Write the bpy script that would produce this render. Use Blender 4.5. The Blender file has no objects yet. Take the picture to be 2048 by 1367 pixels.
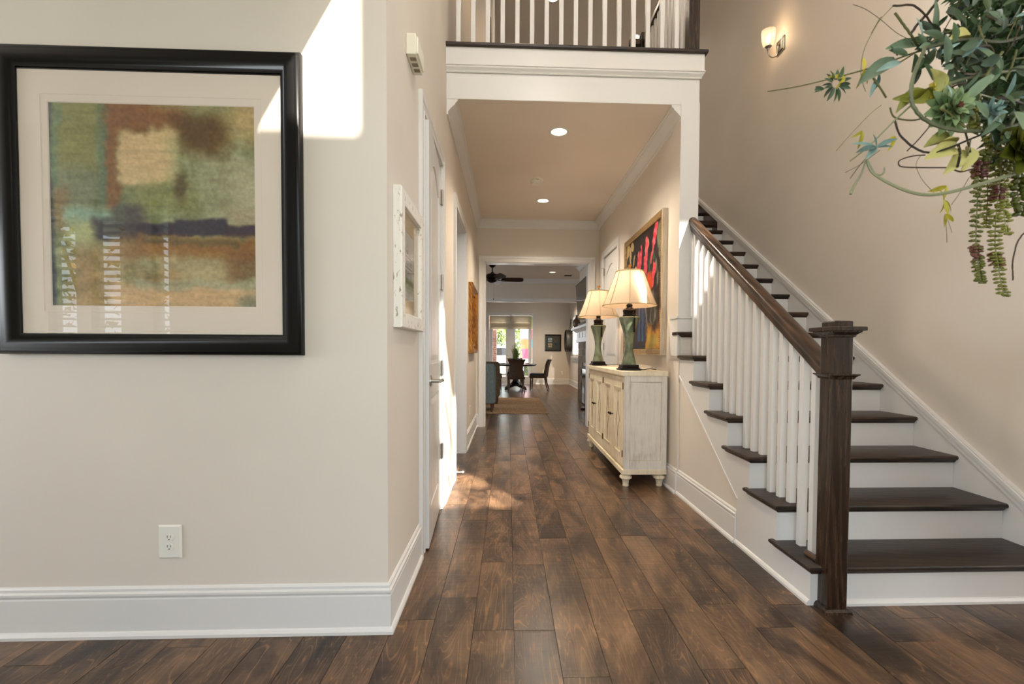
import bpy, bmesh, math, random
import numpy as np
from mathutils import Vector, Matrix
R_ = random.Random(7)
C = bpy.context.scene.collection
PI = math.pi

# ------------------------------------------------------------------ camera
FPX, YAW, PITCH, ROLL, CX, CY, EYE = 930.0, .0390, -.0289, .0056, 1052.56, 728.6, 1.1295
def cam_axes():
    c, s = math.cos(YAW), math.sin(YAW)
    r = Vector((c, -s, 0)); f0 = Vector((s, c, 0)); u0 = Vector((0, 0, 1))
    c, s = math.cos(PITCH), math.sin(PITCH); f = f0*c + u0*s; u = u0*c - f0*s
    c, s = math.cos(ROLL), math.sin(ROLL)
    return r*c + u*s, u*c - r*s, f
cd = bpy.data.cameras.new('camera'); cam = bpy.data.objects.new('camera', cd); C.objects.link(cam)
_r, _u, _f = cam_axes()
cam.matrix_world = Matrix(((_r.x, _u.x, -_f.x, 0), (_r.y, _u.y, -_f.y, 0), (_r.z, _u.z, -_f.z, EYE), (0, 0, 0, 1)))
cd.sensor_width = 36; cd.lens = FPX*36/2048; cd.sensor_fit = 'HORIZONTAL'
cd.shift_x = -(CX-1024)/2048; cd.shift_y = (CY-683.5)/2048
cd.clip_start = .02; cd.clip_end = 200
bpy.context.scene.camera = cam
cd.dof.use_dof = True; cd.dof.focus_distance = 5.0; cd.dof.aperture_fstop = 5.6
def at(x, y, Y):
    """world point seen at photo pixel (x, y) at depth Y (used to lay out irregular sprays)"""
    v = _r*((x-CX)/FPX) - _u*((y-CY)/FPX) + _f
    return v*(Y/v.y) + Vector((0, 0, EYE))

# ------------------------------------------------------------------ world, sun, window and fill light, exposure
sc = bpy.context.scene
sc.view_settings.view_transform = 'Standard'; sc.view_settings.look = 'None'
sc.view_settings.gamma = 1; sc.view_settings.use_curve_mapping = False
sc.view_settings.exposure = -0.20
sc.cycles.max_bounces = 10; sc.cycles.diffuse_bounces = 6; sc.cycles.glossy_bounces = 4
sc.cycles.transparent_max_bounces = 12; sc.cycles.sample_clamp_indirect = 6
w = bpy.data.worlds.new('world'); sc.world = w; w.use_nodes = True
wn = w.node_tree.nodes; bg = wn['Background']; bg.inputs[0].default_value = (.80, .90, 1.0, 1); bg.inputs[1].default_value = 4.5
SUN = Vector((-.56, 1.0, -1.0)).normalized()
sl = bpy.data.lights.new('sun', 'SUN'); sl.energy = 22.0; sl.angle = .012; sl.color = (1, .93, .84)
so = bpy.data.objects.new('sun', sl); C.objects.link(so); so.rotation_euler = SUN.to_track_quat('-Z', 'Y').to_euler(); so.location = (3, -6, 8)
def area(name, loc, size, direction, power, color=(1, 1, 1)):
    l = bpy.data.lights.new(name, 'AREA'); l.shape = 'RECTANGLE'; l.size, l.size_y = size; l.energy = power; l.color = color
    o = bpy.data.objects.new(name, l); C.objects.link(o); o.location = loc
    o.rotation_euler = Vector(direction).to_track_quat('-Z', 'Z').to_euler(); return o
area('upper_window_light', (1.2, -.62, 4.9), (3.4, 1.7), (0, 1, -.12), 62, (.88, .94, 1))
area('entry_window_light', (.35, -.62, 1.45), (1.7, 2.1), (0, 1, .04), 15, (.88, .94, 1))
area('right_fill_light', (5.9, .9, 1.9), (2.4, 2.4), (-1, .25, 0), 90, (1, .97, .93))  # added lamp for an unseen right-hand window, balances the foyer light
area('left_fill_light', (-5.9, .25, 1.5), (1.4, 1.9), (1, .05, 0), 120, (.90, .95, 1))  # added lamp at an unseen left window, lifts the stair side
area('upper_left_fill_light', (-5.9, .6, 4.9), (2.0, 1.9), (1, .15, -.25), 540, (1, .95, .89))  # added lamp high at left, out of view, brightens the stair wall
area('living_fill_light', (-3.4, 9.9, 1.5), (2.6, 1.9), (1, .1, 0), 17, (1, .86, .70))  # added lamp at an unseen opening, lights the living room
area('dining_window_light', (.12, 16.05, 1.3), (1.3, 1.9), (0, -1, 0), 22, (.86, .93, 1))
area('stair_area_light', (2.0, 10.4, 5.0), (1.0, 1.2), (0, -1, -.2), 14, (1, .92, .82))  # plain area lamp in the stairwell, no window stands here

# ------------------------------------------------------------------ helpers
def new_bm(): return bmesh.new()
def box(bm, x0, x1, y0, y1, z0, z1, bevel=0):
    m = bmesh.ops.create_cube(bm, size=1)['verts']
    for v in m: v.co = Vector(((x0+x1)/2+v.co.x*(x1-x0), (y0+y1)/2+v.co.y*(y1-y0), (z0+z1)/2+v.co.z*(z1-z0)))
    if bevel:
        es = list({e for v in m for e in v.link_edges})
        bmesh.ops.bevel(bm, geom=es, offset=bevel, segments=2, affect='EDGES', profile=.6)
    return bm
def prism(bm, pts, axis, a0, a1):
    """extrude closed 2-D polygon; axis 'x': pts are (y,z); 'y': (x,z); 'z': (x,y)"""
    def P(p, a): return (a, p[0], p[1]) if axis == 'x' else (p[0], a, p[1]) if axis == 'y' else (p[0], p[1], a)
    A = [bm.verts.new(P(p, a0)) for p in pts]; B = [bm.verts.new(P(p, a1)) for p in pts]; n = len(pts)
    bm.faces.new(A); bm.faces.new(B[::-1])
    for i in range(n): bm.faces.new((A[(i+1) % n], A[i], B[i], B[(i+1) % n]))
    return bm
def lathe(bm, prof, seg=32, c=(0, 0, 0), sx=1, sy=1):
    rings = []
    for r, z in prof:
        if r < 1e-5: rings.append([bm.verts.new((c[0], c[1], c[2]+z))])
        else: rings.append([bm.verts.new((c[0]+r*sx*math.cos(2*PI*i/seg), c[1]+r*sy*math.sin(2*PI*i/seg), c[2]+z)) for i in range(seg)])
    for a, b in zip(rings, rings[1:]):
        for i in range(seg):
            j = (i+1) % seg
            if len(a) == 1 and len(b) == 1: continue
            if len(a) == 1: bm.faces.new((a[0], b[j], b[i]))
            elif len(b) == 1: bm.faces.new((a[i], a[j], b[0]))
            else: bm.faces.new((a[i], a[j], b[j], b[i]))
    return bm
def tube(bm, pts, r, seg=8, r1=None):
    pts = [Vector(p) for p in pts]; n = len(pts); prev = None; up = Vector((0, 0, 1))
    for i, p in enumerate(pts):
        d = (pts[min(i+1, n-1)]-pts[max(i-1, 0)]).normalized()
        a = d.cross(up)
        if a.length < .1: a = d.cross(Vector((0, 1, 0)))
        a.normalize(); b = d.cross(a)
        rr = r if r1 is None else r+(r1-r)*i/max(1, n-1)
        ring = [bm.verts.new(p+(a*math.cos(2*PI*k/seg)+b*math.sin(2*PI*k/seg))*rr) for k in range(seg)]
        if prev:
            for k in range(seg): bm.faces.new((prev[k], prev[(k+1) % seg], ring[(k+1) % seg], ring[k]))
        else: bm.faces.new(ring[::-1])
        prev = ring
    bm.faces.new(prev); return bm
def ball(bm, c, r, sx=1, sy=1, sz=1, sub=2):
    vs = bmesh.ops.create_icosphere(bm, subdivisions=sub, radius=r)['verts']
    for v in vs: v.co = Vector((c[0]+v.co.x*sx, c[1]+v.co.y*sy, c[2]+v.co.z*sz))
    return bm
def rect_sweep(bm, place, x0, x1, z0, z1, prof):
    """mitred frame: prof = [(inset, height)]; place(u, v, h) -> 3-D point"""
    loops = []
    for d, h in prof:
        loops.append([bm.verts.new(place(u, v, h)) for u, v in ((x0+d, z0+d), (x1-d, z0+d), (x1-d, z1-d), (x0+d, z1-d))])
    for a, b in zip(loops, loops[1:]):
        for i in range(4): bm.faces.new((a[i], a[(i+1) % 4], b[(i+1) % 4], b[i]))
    return bm
WL = {}
def wloc(o): return WL.get(o.name, Vector((0, 0, 0))) if o else Vector((0, 0, 0))
def obj(name, bm, mat, parent=None, smooth=False, kind=None, auto=None):
    me = bpy.data.meshes.new(name)
    bmesh.ops.recalc_face_normals(bm, faces=bm.faces)
    co = [v.co for v in bm.verts]
    lo = Vector([min(c[i] for c in co) for i in range(3)]); hi = Vector([max(c[i] for c in co) for i in range(3)])
    c = (lo+hi)/2
    if parent is None: c.z = lo.z
    bmesh.ops.translate(bm, verts=bm.verts, vec=-c)
    if smooth or auto:
        for f in bm.faces: f.smooth = True
    if auto or smooth:
        ang = math.radians(auto or 50)
        for e in bm.edges:
            if len(e.link_faces) == 2 and e.calc_face_angle(0) > ang: e.smooth = False
    bm.to_mesh(me); bm.free()
    for m in (mat if isinstance(mat, (list, tuple)) else [mat]): me.materials.append(m)
    o = bpy.data.objects.new(name, me); C.objects.link(o)
    if parent: o.parent = parent
    o.location = c - wloc(parent); WL[o.name] = c.copy()
    if kind: o['kind'] = kind
    return o
def tag(o, label, cat, group=None):
    o['label'] = label; o['category'] = cat
    if group: o['group'] = group
    return o
def thing(name, loc, label, cat, group=None):
    o = bpy.data.objects.new(name, None); C.objects.link(o); o.location = loc; o.empty_display_size = .1
    WL[o.name] = Vector(loc); return tag(o, label, cat, group)
def structure(name, bm, mat, **k): return obj(name, bm, mat, None, kind='structure', **k)
def share(src, name, parent, at_, rot=None, scale=None, mat=None):
    o = bpy.data.objects.new(name, src.data); C.objects.link(o); o.parent = parent
    o.location = Vector(at_)-wloc(parent)
    if rot: o.rotation_euler = rot
    if scale: o.scale = scale
    WL[o.name] = Vector(at_); return o
def copy_tree(o, parent=None):
    c = o.copy(); C.objects.link(c)
    if parent: c.parent = parent
    for ch in list(o.children): copy_tree(ch, c)
    return c

# ------------------------------------------------------------------ materials
def lin(c): return tuple(((x/255)/12.92 if x/255 <= .04045 else ((x/255+.055)/1.055)**2.4) for x in c[:3])+(1,)
def mat(name, rgb, rough=.5, metal=0, **k):
    m = bpy.data.materials.new(name); m.use_nodes = True; b = m.node_tree.nodes['Principled BSDF']
    b.inputs['Base Color'].default_value = lin(rgb); b.inputs['Roughness'].default_value = rough; b.inputs['Metallic'].default_value = metal
    for kk, v in k.items(): b.inputs[kk.replace('_', ' ')].default_value = v
    return m
def nodes(m): return m.node_tree.nodes, m.node_tree.links, m.node_tree.nodes['Principled BSDF']
def ramp(N, stops):
    r = N.new('ShaderNodeValToRGB'); e = r.color_ramp.elements
    e[0].position, e[0].color = stops[0][0], stops[0][1]; e[1].position, e[1].color = stops[-1][0], stops[-1][1]
    for p, c in stops[1:-1]: x = e.new(p); x.color = c
    return r
def paint(name, rgb, rough=.6, bump=.02, scale=350, var=.03):
    m = mat(name, rgb, rough); N, L, b = nodes(m)
    g = N.new('ShaderNodeNewGeometry'); n = N.new('ShaderNodeTexNoise'); n.inputs['Scale'].default_value = scale
    L.new(g.outputs['Position'], n.inputs['Vector'])
    bp = N.new('ShaderNodeBump'); bp.inputs['Strength'].default_value = bump*4; bp.inputs['Distance'].default_value = .0006
    L.new(n.outputs['Fac'], bp.inputs['Height']); L.new(bp.outputs['Normal'], b.inputs['Normal'])
    n2 = N.new('ShaderNodeTexNoise'); n2.inputs['Scale'].default_value = 1.7; L.new(g.outputs['Position'], n2.inputs['Vector'])
    c = lin(rgb); r = ramp(N, [(.3, tuple(x*(1-var) for x in c[:3])+(1,)), (.7, tuple(min(1, x*(1+var)) for x in c[:3])+(1,))])
    L.new(n2.outputs['Fac'], r.inputs['Fac']); L.new(r.outputs['Color'], b.inputs['Base Color']); return m
def wood(name, stops, stretch=(1, .08, 1), scale=26, rough=.35, bump=.25, swirl=1.5, ripple=None, rnd=True, blotch=.5, spec=.5, wave=.18):
    """stops: colours dark -> light.  stretch < 1 = long grain along that axis"""
    m = mat(name, (80, 55, 40), rough); N, L, b = nodes(m)
    g = N.new('ShaderNodeNewGeometry'); oi = N.new('ShaderNodeObjectInfo')
    mul = N.new('ShaderNodeVectorMath'); mul.operation = 'MULTIPLY_ADD'
    cmb = N.new('ShaderNodeCombineXYZ')
    for i in range(3): L.new(oi.outputs['Random'], cmb.inputs[i])
    mul.inputs[1].default_value = (37, 23, 31) if rnd else (0, 0, 0)
    L.new(cmb.outputs[0], mul.inputs[0]); L.new(g.outputs['Position'], mul.inputs[2])
    st = N.new('ShaderNodeVectorMath'); st.operation = 'MULTIPLY'; st.inputs[1].default_value = stretch; L.new(mul.outputs[0], st.inputs[0])
    n1 = N.new('ShaderNodeTexNoise'); n1.inputs['Scale'].default_value = scale; n1.inputs['Detail'].default_value = 6
    n1.inputs['Roughness'].default_value = .62; n1.inputs['Distortion'].default_value = swirl; L.new(st.outputs[0], n1.inputs['Vector'])
    wv = N.new('ShaderNodeTexWave'); wv.wave_type = 'BANDS'; wv.bands_direction = 'DIAGONAL'
    wv.inputs['Scale'].default_value = scale*.35; wv.inputs['Distortion'].default_value = 9; wv.inputs['Detail'].default_value = 3; wv.inputs['Detail Scale'].default_value = .9
    L.new(st.outputs[0], wv.inputs['Vector'])
    n2 = N.new('ShaderNodeTexNoise'); n2.inputs['Scale'].default_value = 2.6; n2.inputs['Detail'].default_value = 4; n2.inputs['Roughness'].default_value = .6
    n2.inputs['Distortion'].default_value = .6; L.new(mul.outputs[0], n2.inputs['Vector'])
    def math_(op, a, c):
        q = N.new('ShaderNodeMath'); q.operation = op
        for i, x in enumerate((a, c)):
            if isinstance(x, (int, float)): q.inputs[i].default_value = x
            else: L.new(x, q.inputs[i])
        return q.outputs[0]
    v = math_('ADD', math_('MULTIPLY', n1.outputs['Fac'], .55), math_('MULTIPLY', wv.outputs['Fac'], wave))
    v = math_('ADD', v, math_('MULTIPLY', n2.outputs['Fac'], blotch))
    if rnd: v = math_('ADD', v, math_('MULTIPLY', math_('SUBTRACT', oi.outputs['Random'], .5), .26))
    k = len(stops); lo, hi = .32, .95
    r = ramp(N, [(lo+(hi-lo)*i/(k-1), lin(c)) for i, c in enumerate(stops)])
    L.new(v, r.inputs['Fac']); L.new(r.outputs['Color'], b.inputs['Base Color'])
    h = math_('ADD', n1.outputs['Fac'], math_('MULTIPLY', wv.outputs['Fac'], .25 if wave else 0))
    if ripple:
        rp = N.new('ShaderNodeVectorMath'); rp.operation = 'MULTIPLY'; rp.inputs[1].default_value = ripple; L.new(mul.outputs[0], rp.inputs[0])
        n3 = N.new('ShaderNodeTexNoise'); n3.inputs['Scale'].default_value = 1; n3.inputs['Detail'].default_value = 1.5; L.new(rp.outputs[0], n3.inputs['Vector'])
        h = math_('ADD', math_('MULTIPLY', h, .35), math_('MULTIPLY', n3.outputs['Fac'], 1.6))
    bp = N.new('ShaderNodeBump'); bp.inputs['Strength'].default_value = bump; bp.inputs['Distance'].default_value = .0022
    L.new(h, bp.inputs['Height']); L.new(bp.outputs['Normal'], b.inputs['Normal'])
    rr = N.new('ShaderNodeMapRange'); rr.inputs[3].default_value = rough-.06; rr.inputs[4].default_value = rough+.10
    L.new(n1.outputs['Fac'], rr.inputs[0]); L.new(rr.outputs[0], b.inputs['Roughness'])
    b.inputs['Specular IOR Level'].default_value = spec
    return m
def emis(name, rgb, strength):
    m = bpy.data.materials.new(name); m.use_nodes = True; N = m.node_tree.nodes; L = m.node_tree.links; N.clear()
    e = N.new('ShaderNodeEmission'); e.inputs[0].default_value = lin(rgb); e.inputs[1].default_value = strength
    o = N.new('ShaderNodeOutputMaterial'); L.new(e.outputs[0], o.inputs[0]); return m
def glass(name, refl=1.0, tint=(255, 255, 255), rough=0.0, min_op=0.0):
    m = bpy.data.materials.new(name); m.use_nodes = True; N = m.node_tree.nodes; L = m.node_tree.links; N.clear()
    f = N.new('ShaderNodeFresnel'); ge = N.new('ShaderNodeNewGeometry'); io = N.new('ShaderNodeMapRange')
    io.inputs[3].default_value = 1.5; io.inputs[4].default_value = 1/1.5; L.new(ge.outputs['Backfacing'], io.inputs[0]); L.new(io.outputs[0], f.inputs[0])
    mm = N.new('ShaderNodeMath'); mm.operation = 'MULTIPLY_ADD'; mm.inputs[1].default_value = refl; mm.inputs[2].default_value = min_op; L.new(f.outputs[0], mm.inputs[0])
    t = N.new('ShaderNodeBsdfTransparent'); t.inputs[0].default_value = lin(tint)
    g = N.new('ShaderNodeBsdfGlossy'); g.inputs['Roughness'].default_value = rough
    x = N.new('ShaderNodeMixShader'); o = N.new('ShaderNodeOutputMaterial')
    L.new(mm.outputs[0], x.inputs[0]); L.new(t.outputs[0], x.inputs[1]); L.new(g.outputs[0], x.inputs[2]); L.new(x.outputs[0], o.inputs[0]); return m
def fabric(name, rgb, trans=0.0, scale=220, rgb2=None, rough=.9, tcol=None):
    m = mat(name, rgb, rough); N, L, b = nodes(m)
    tc = N.new('ShaderNodeTexCoord'); n = N.new('ShaderNodeTexNoise'); n.inputs['Scale'].default_value = scale
    st = N.new('ShaderNodeVectorMath'); st.operation = 'MULTIPLY'; st.inputs[1].default_value = (1, 1, .18); L.new(tc.outputs['Object'], st.inputs[0]); L.new(st.outputs[0], n.inputs['Vector'])
    r = ramp(N, [(.35, lin(rgb2 or tuple(x*.88 for x in rgb))), (.65, lin(rgb))]); L.new(n.outputs['Fac'], r.inputs['Fac']); L.new(r.outputs['Color'], b.inputs['Base Color'])
    bp = N.new('ShaderNodeBump'); bp.inputs['Strength'].default_value = .25; bp.inputs['Distance'].default_value = .001; L.new(n.outputs['Fac'], bp.inputs['Height']); L.new(bp.outputs['Normal'], b.inputs['Normal'])
    if trans:
        t = N.new('ShaderNodeBsdfTranslucent'); t.inputs[0].default_value = lin(tcol or rgb); x = N.new('ShaderNodeMixShader'); x.inputs[0].default_value = trans
        o = N['Material Output']; L.new(b.outputs[0], x.inputs[1]); L.new(t.outputs[0], x.inputs[2]); L.new(x.outputs[0], o.inputs[0])
    return m

M = {}
M['wall'] = paint('greige_wall_paint', (211, 203, 192), .62)
M['ceil'] = paint('ceiling_paint', (218, 208, 196), .75)
M['trim'] = paint('white_trim_paint', (214, 213, 211), .32, bump=.006, scale=120, var=.01)
def floor_material():
    m = mat('hand_scraped_planks', (95, 70, 52), .32); N, L, b = nodes(m)
    g = N.new('ShaderNodeNewGeometry'); oi = N.new('ShaderNodeObjectInfo'); cmb = N.new('ShaderNodeCombineXYZ')
    for i in range(3): L.new(oi.outputs['Random'], cmb.inputs[i])
    off = N.new('ShaderNodeVectorMath'); off.operation = 'MULTIPLY_ADD'; off.inputs[1].default_value = (53, 31, 17); L.new(cmb.outputs[0], off.inputs[0]); L.new(g.outputs['Position'], off.inputs[2])
    def noise(st, scale, det, rough, dist):
        v = N.new('ShaderNodeVectorMath'); v.operation = 'MULTIPLY'; v.inputs[1].default_value = st; L.new(off.outputs[0], v.inputs[0])
        n = N.new('ShaderNodeTexNoise'); n.inputs['Scale'].default_value = scale; n.inputs['Detail'].default_value = det; n.inputs['Roughness'].default_value = rough; n.inputs['Distortion'].default_value = dist
        L.new(v.outputs[0], n.inputs['Vector']); return n.outputs['Fac']
    def mt(op, a, c, d=None):
        q = N.new('ShaderNodeMath'); q.operation = op
        for i, x in enumerate((a, c, d)):
            if x is None: continue
            if isinstance(x, (int, float)): q.inputs[i].default_value = x
            else: L.new(x, q.inputs[i])
        return q.outputs[0]
    grain = noise((1, .09, 1), 60, 6, .7, .3); blot = noise((1, .38, 1), 5.5, 5, .62, .9); fig = noise((1, .14, 1), 5.0, 3, .55, .9)
    v = mt('ADD', mt('MULTIPLY', grain, .30), mt('MULTIPLY', mt('SUBTRACT', blot, .5), .95)); v = mt('ADD', mt('ADD', v, .35), mt('MULTIPLY', mt('SUBTRACT', oi.outputs['Random'], .5), .16))
    r = ramp(N, [(.28, lin((38, 28, 22))), (.40, lin((56, 42, 33))), (.50, lin((80, 61, 46))), (.60, lin((101, 78, 58))), (.76, lin((128, 100, 75)))]); L.new(v, r.inputs['Fac'])
    # thin figured contour lines
    sn = mt('SINE', mt('MULTIPLY', fig, 150), 0); ln = mt('POWER', mt('MAXIMUM', sn, 0), 9); msk = mt('MULTIPLY', ln, mt('MULTIPLY', mt('MAXIMUM', mt('SUBTRACT', blot, .36), 0), 2.6))
    mx = N.new('ShaderNodeMixRGB'); mx.inputs['Color2'].default_value = lin((158, 116, 80)); L.new(mt('MINIMUM', msk, .5), mx.inputs['Fac']); L.new(r.outputs['Color'], mx.inputs['Color1']); L.new(mx.outputs[0], b.inputs['Base Color'])
    rip = noise((2.2, 22, 1), 1.6, 2, .5, .2)
    h = mt('ADD', mt('MULTIPLY', grain, .22), mt('MULTIPLY', rip, 1.3)); bp = N.new('ShaderNodeBump'); bp.inputs['Strength'].default_value = .34; bp.inputs['Distance'].default_value = .0024; L.new(h, bp.inputs['Height']); L.new(bp.outputs['Normal'], b.inputs['Normal'])
    rr = N.new('ShaderNodeMapRange'); rr.inputs[3].default_value = .24; rr.inputs[4].default_value = .36; L.new(blot, rr.inputs[0]); L.new(rr.outputs[0], b.inputs['Roughness']); b.inputs['Specular IOR Level'].default_value = .45
    return m
M['floor'] = floor_material()
M['subfloor'] = mat('dark_seam', (26, 18, 14), .8)
M['oakx'] = wood('dark_oak_grain_across', [(28, 19, 14), (50, 36, 26), (74, 55, 41), (104, 80, 60)], (.10, 1, 1), 46, .33, .35, 1.2, blotch=.25, rnd=True)
M['oakz'] = wood('dark_oak_grain_upright', [(20, 13, 10), (42, 28, 19), (66, 46, 32), (104, 76, 52)], (1, 1, .07), 52, .24, .35, .7, blotch=.3, rnd=False)
M['oaky'] = wood('dark_oak_grain_lengthwise', [(30, 20, 14), (56, 38, 26), (88, 62, 42), (132, 98, 66)], (1, .08, .12), 50, .28, .35, .8, blotch=.3, rnd=False)
M['black_frame'] = mat('satin_black_frame', (7, 6, 6), .30, Specular_IOR_Level=.3)
M['mat_board'] = paint('cream_mat_board', (226, 214, 200), .85, bump=.01)
M['picture_glass'] = glass('picture_glass', 1.0)
M['nickel'] = mat('satin_nickel', (176, 170, 160), .3, 1)
M['bronze'] = mat('dark_bronze', (34, 26, 22), .35, .7)
M['brass'] = mat('aged_brass', (150, 112, 62), .35, .9)
M['plastic'] = mat('white_plastic', (224, 222, 214), .35)
M['cream_plastic'] = mat('ivory_plastic', (222, 218, 202), .4)
M['dark'] = mat('black_slot', (12, 11, 10), .6)
M['bulb'] = emis('warm_bulb', (255, 214, 160), 14)
M['can'] = emis('recessed_lamp', (255, 232, 190), 6)

# ------------------------------------------------------------------ key dimensions
XL, XR, YF, YH, YB = -.478, 1.345, 1.862, 3.62, 6.91      # hall left wall, hall right wall, front-left wall, header, hall end
ZC, ZF2, ZC2 = 3.045, 3.447, 6.19
XW = 2.56                                               # stair wall
TH = .125
XN, XSK = 1.3307, 1.352                                 # stair tread ends, stair skirt

# ------------------------------------------------------------------ floor with planks
bm = new_bm(); box(bm, -6.2, 6.2, -.7, 16.4, -.12, -.004)
floor = structure('floor', bm, M['subfloor'])
pw = .1655; x00 = -.468
bm = new_bm(); box(bm, -.5, .5, -.5, .5, -.5, .5); pm = bpy.data.meshes.new('plank'); bm.to_mesh(pm); bm.free(); pm.materials.append(M['floor'])
planks = []
def in_view(xa, xb, ya, yb):
    xc = (xa+xb)/2
    if yb < 1.25: return False
    if yb <= 0: return False
    if ya > YF and xb < XL+.02 and ya < YB+.1: return False
    if ya > 2.02 and xa > XR and ya < YB+.1: return False
    left = -1.12*yb; right = 1.12*yb
    if xb < left or xa > right: return False
    if ya > YB:
        if xb < -.055*yb-.05 or xa > .175*yb: return False
    return True
rest = []
for k in range(-38, 39):
    xa = x00+k*pw; y = -.6-R_.random()*.9
    while y < 15.8:
        ln = R_.uniform(.55, 1.5) if y < 6 else R_.uniform(1.0, 1.9); yb = min(y+ln, 15.9)
        (planks if in_view(xa, xa+pw, y, yb) and -6 < xa < 5.9 else rest).append((xa, y, yb))
        y = yb
planks.sort(key=lambda p: max(p[1], .5))
rest += planks[295:]; planks = planks[:295]
for i, (xa, ya, yb) in enumerate(planks):
    o = bpy.data.objects.new('plank', pm); C.objects.link(o); o.parent = floor
    g = .0011; z = R_.uniform(-.0005, .0003)
    o.location = Vector((xa+pw/2, (ya+yb)/2, -.006+z))-wloc(floor); o.scale = (pw-2*g, yb-ya-2*g, .012)
bm = new_bm()
for xa, ya, yb in rest:
    if xa > -6 and xa+pw < 6 and (ya < 2.2 or xa > -3.4): box(bm, xa+.001, xa+pw-.001, ya+.001, yb-.001, -.012, 0)
obj('plank_field', bm, M['floor'], floor, kind='stuff')

# ------------------------------------------------------------------ walls
def wallbox(name, *b, m='wall'):
    bm = new_bm(); box(bm, *b); return structure(name, bm, M[m])
wallbox('wall_left', -6.0, XL, YF, YF+TH, 0, 6.6)                         # faces the camera, carries the large print
# left side of hall: pieces around closet door (2.59-3.31) and cased opening (4.16-5.12)
def wall_with_holes_x(name, x0, x1, y0, y1, z0, z1, holes):
    """wall parallel to Y; holes (ya, yb, ztop) from the floor"""
    bm = new_bm(); y = y0
    for ya, yb, zt in holes:
        box(bm, x0, x1, y, ya, z0, z1); box(bm, x0, x1, ya, yb, zt, z1); y = yb
    box(bm, x0, x1, y, y1, z0, z1); return structure(name, bm, M['wall'])
D0, D1, DZ = 2.60, 3.315, 2.42
O0, O1, OZ = 4.165, 5.125, 2.41
wall_with_holes_x('wall_hall_left', XL-TH, XL, YF+TH, YB, 0, 6.6, [(D0, D1, DZ), (O0, O1, OZ)])
wallbox('wall_closet', XL-1.3, XL-TH-.7, D0-.2, D1+.2, 0, 2.6)
# room behind cased opening
wallbox('wall_side_room', XL-3.0, XL-2.9, 3.6, 6.4, 0, 3.0)
# hall right wall / header column
RD0, RD1, RDZ = 5.70, 6.52, 2.44
bm = new_bm()
box(bm, XR, XR+.13, YH, RD0, 0, ZC); box(bm, XR, XR+.13, RD0, RD1, RDZ, ZC); box(bm, XR, XR+.13, RD1, YB, 0, ZC); box(bm, XR-.012, XR, YH, YH+.19, 1.08, ZC)
box(bm, XR+.13, XR+.17, RD0-.05, RD1+.05, 0, RDZ+.05)
structure('wall_hall_right', bm, M['wall'])
wallbox('wall_right', XW, XW+.15, 1.9, 12, 0, 6.6)
# back wall of hall with opening
BX0, BX1, BZ = -.348, 1.197, 2.437
bm = new_bm(); box(bm, XL-3.2, BX0, YB, YB+.16, 0, ZC); box(bm, BX1, 2.6, YB, YB+.16, 0, ZC); box(bm, BX0, BX1, YB, YB+.16, BZ, ZC)
structure('wall_back', bm, M['wall'])
# ceiling of the hall + upstairs floor (one slab), stair well open
bm = new_bm(); box(bm, XL-3.2, XR+.13, YH, YB+.1, ZC, ZF2-.03); structure('ceiling_hall', bm, M['ceil'])
bm = new_bm(); box(bm, XL-.1, XR+.13, YH+.02, 12, ZF2-.03, ZF2-.004); structure('floor_upstairs', bm, M['oakx'])
bm = new_bm(); box(bm, -6, 6, -.7, YH+.2, 6.6, 6.72); structure('ceiling_foyer', bm, M['ceil'])
bm = new_bm(); box(bm, XL-.1, XW, YH+.2, 12.1, ZC2, ZC2+.1); structure('ceiling_upstairs', bm, M['ceil'])
wallbox('wall_upper_band', XL, XW, YH+.1, YH+.22, ZC2, 6.6)
wallbox('wall_upper_back', XL-.1, XW, 12, 12.1, ZF2-.4, ZC2)
bm = new_bm(); box(bm, XL, -.215, 6.2, 12, ZF2-.004, ZC2); structure('wall_upper_left', bm, M['wall'])
bm = new_bm(); box(bm, -.215, -.195, 6.185, 6.31, ZF2, ZC2); box(bm, -.225, -.195, 6.175, 6.2, ZF2, ZC2); structure('trim_12', bm, M['trim'])
# lower ceiling over the room at left of the foyer (its edge cuts the sun patch)
bm = new_bm(); box(bm, -6, -.364, -.7, YF, 3.05, 3.3); structure('ceiling_left', bm, M['ceil'])
bm = new_bm()
for z0, z1 in ((0, .55), (2.45, 3.95), (5.85, 6.6)): box(bm, -6.1, -6.0, -.7, YF+.1, z0, z1)
for z0, z1 in ((.55, 2.45), (3.95, 5.85)): box(bm, -6.1, -6.0, -.7, -.4, z0, z1); box(bm, -6.1, -6.0, 1.6, YF+.1, z0, z1)
structure('wall_left_end', bm, M['wall'])
bm = new_bm()
for z0, z1 in ((.55, 2.45), (3.95, 5.85)):
    for y in (-.40, .58, 1.56): box(bm, -6.07, -6.03, y, y+.04, z0, z1)
    for z in (z0, (z0+z1)/2, z1-.04): box(bm, -6.07, -6.03, -.4, 1.6, z, z+.04)
structure('window_9', bm, M['trim'])  # unseen windows added around the left fill lamps
wallbox('wall_right_end', 6.0, 6.1, -.7, 2.0, 2.9, 6.6)
bm = new_bm(); box(bm, 6.0, 6.1, -.7, -.2, 0, 2.9); box(bm, 6.0, 6.1, 1.95, 2.0, 0, 2.9); box(bm, 6, 6.1, -.2, 1.95, 0, .7); structure('wall_right_sill', bm, M['wall'])  # opening made for the added fill lamp on the right
wallbox('wall_right_room', XW+.15, 6.1, 1.9, 2.0, 0, 6.6)
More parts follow.
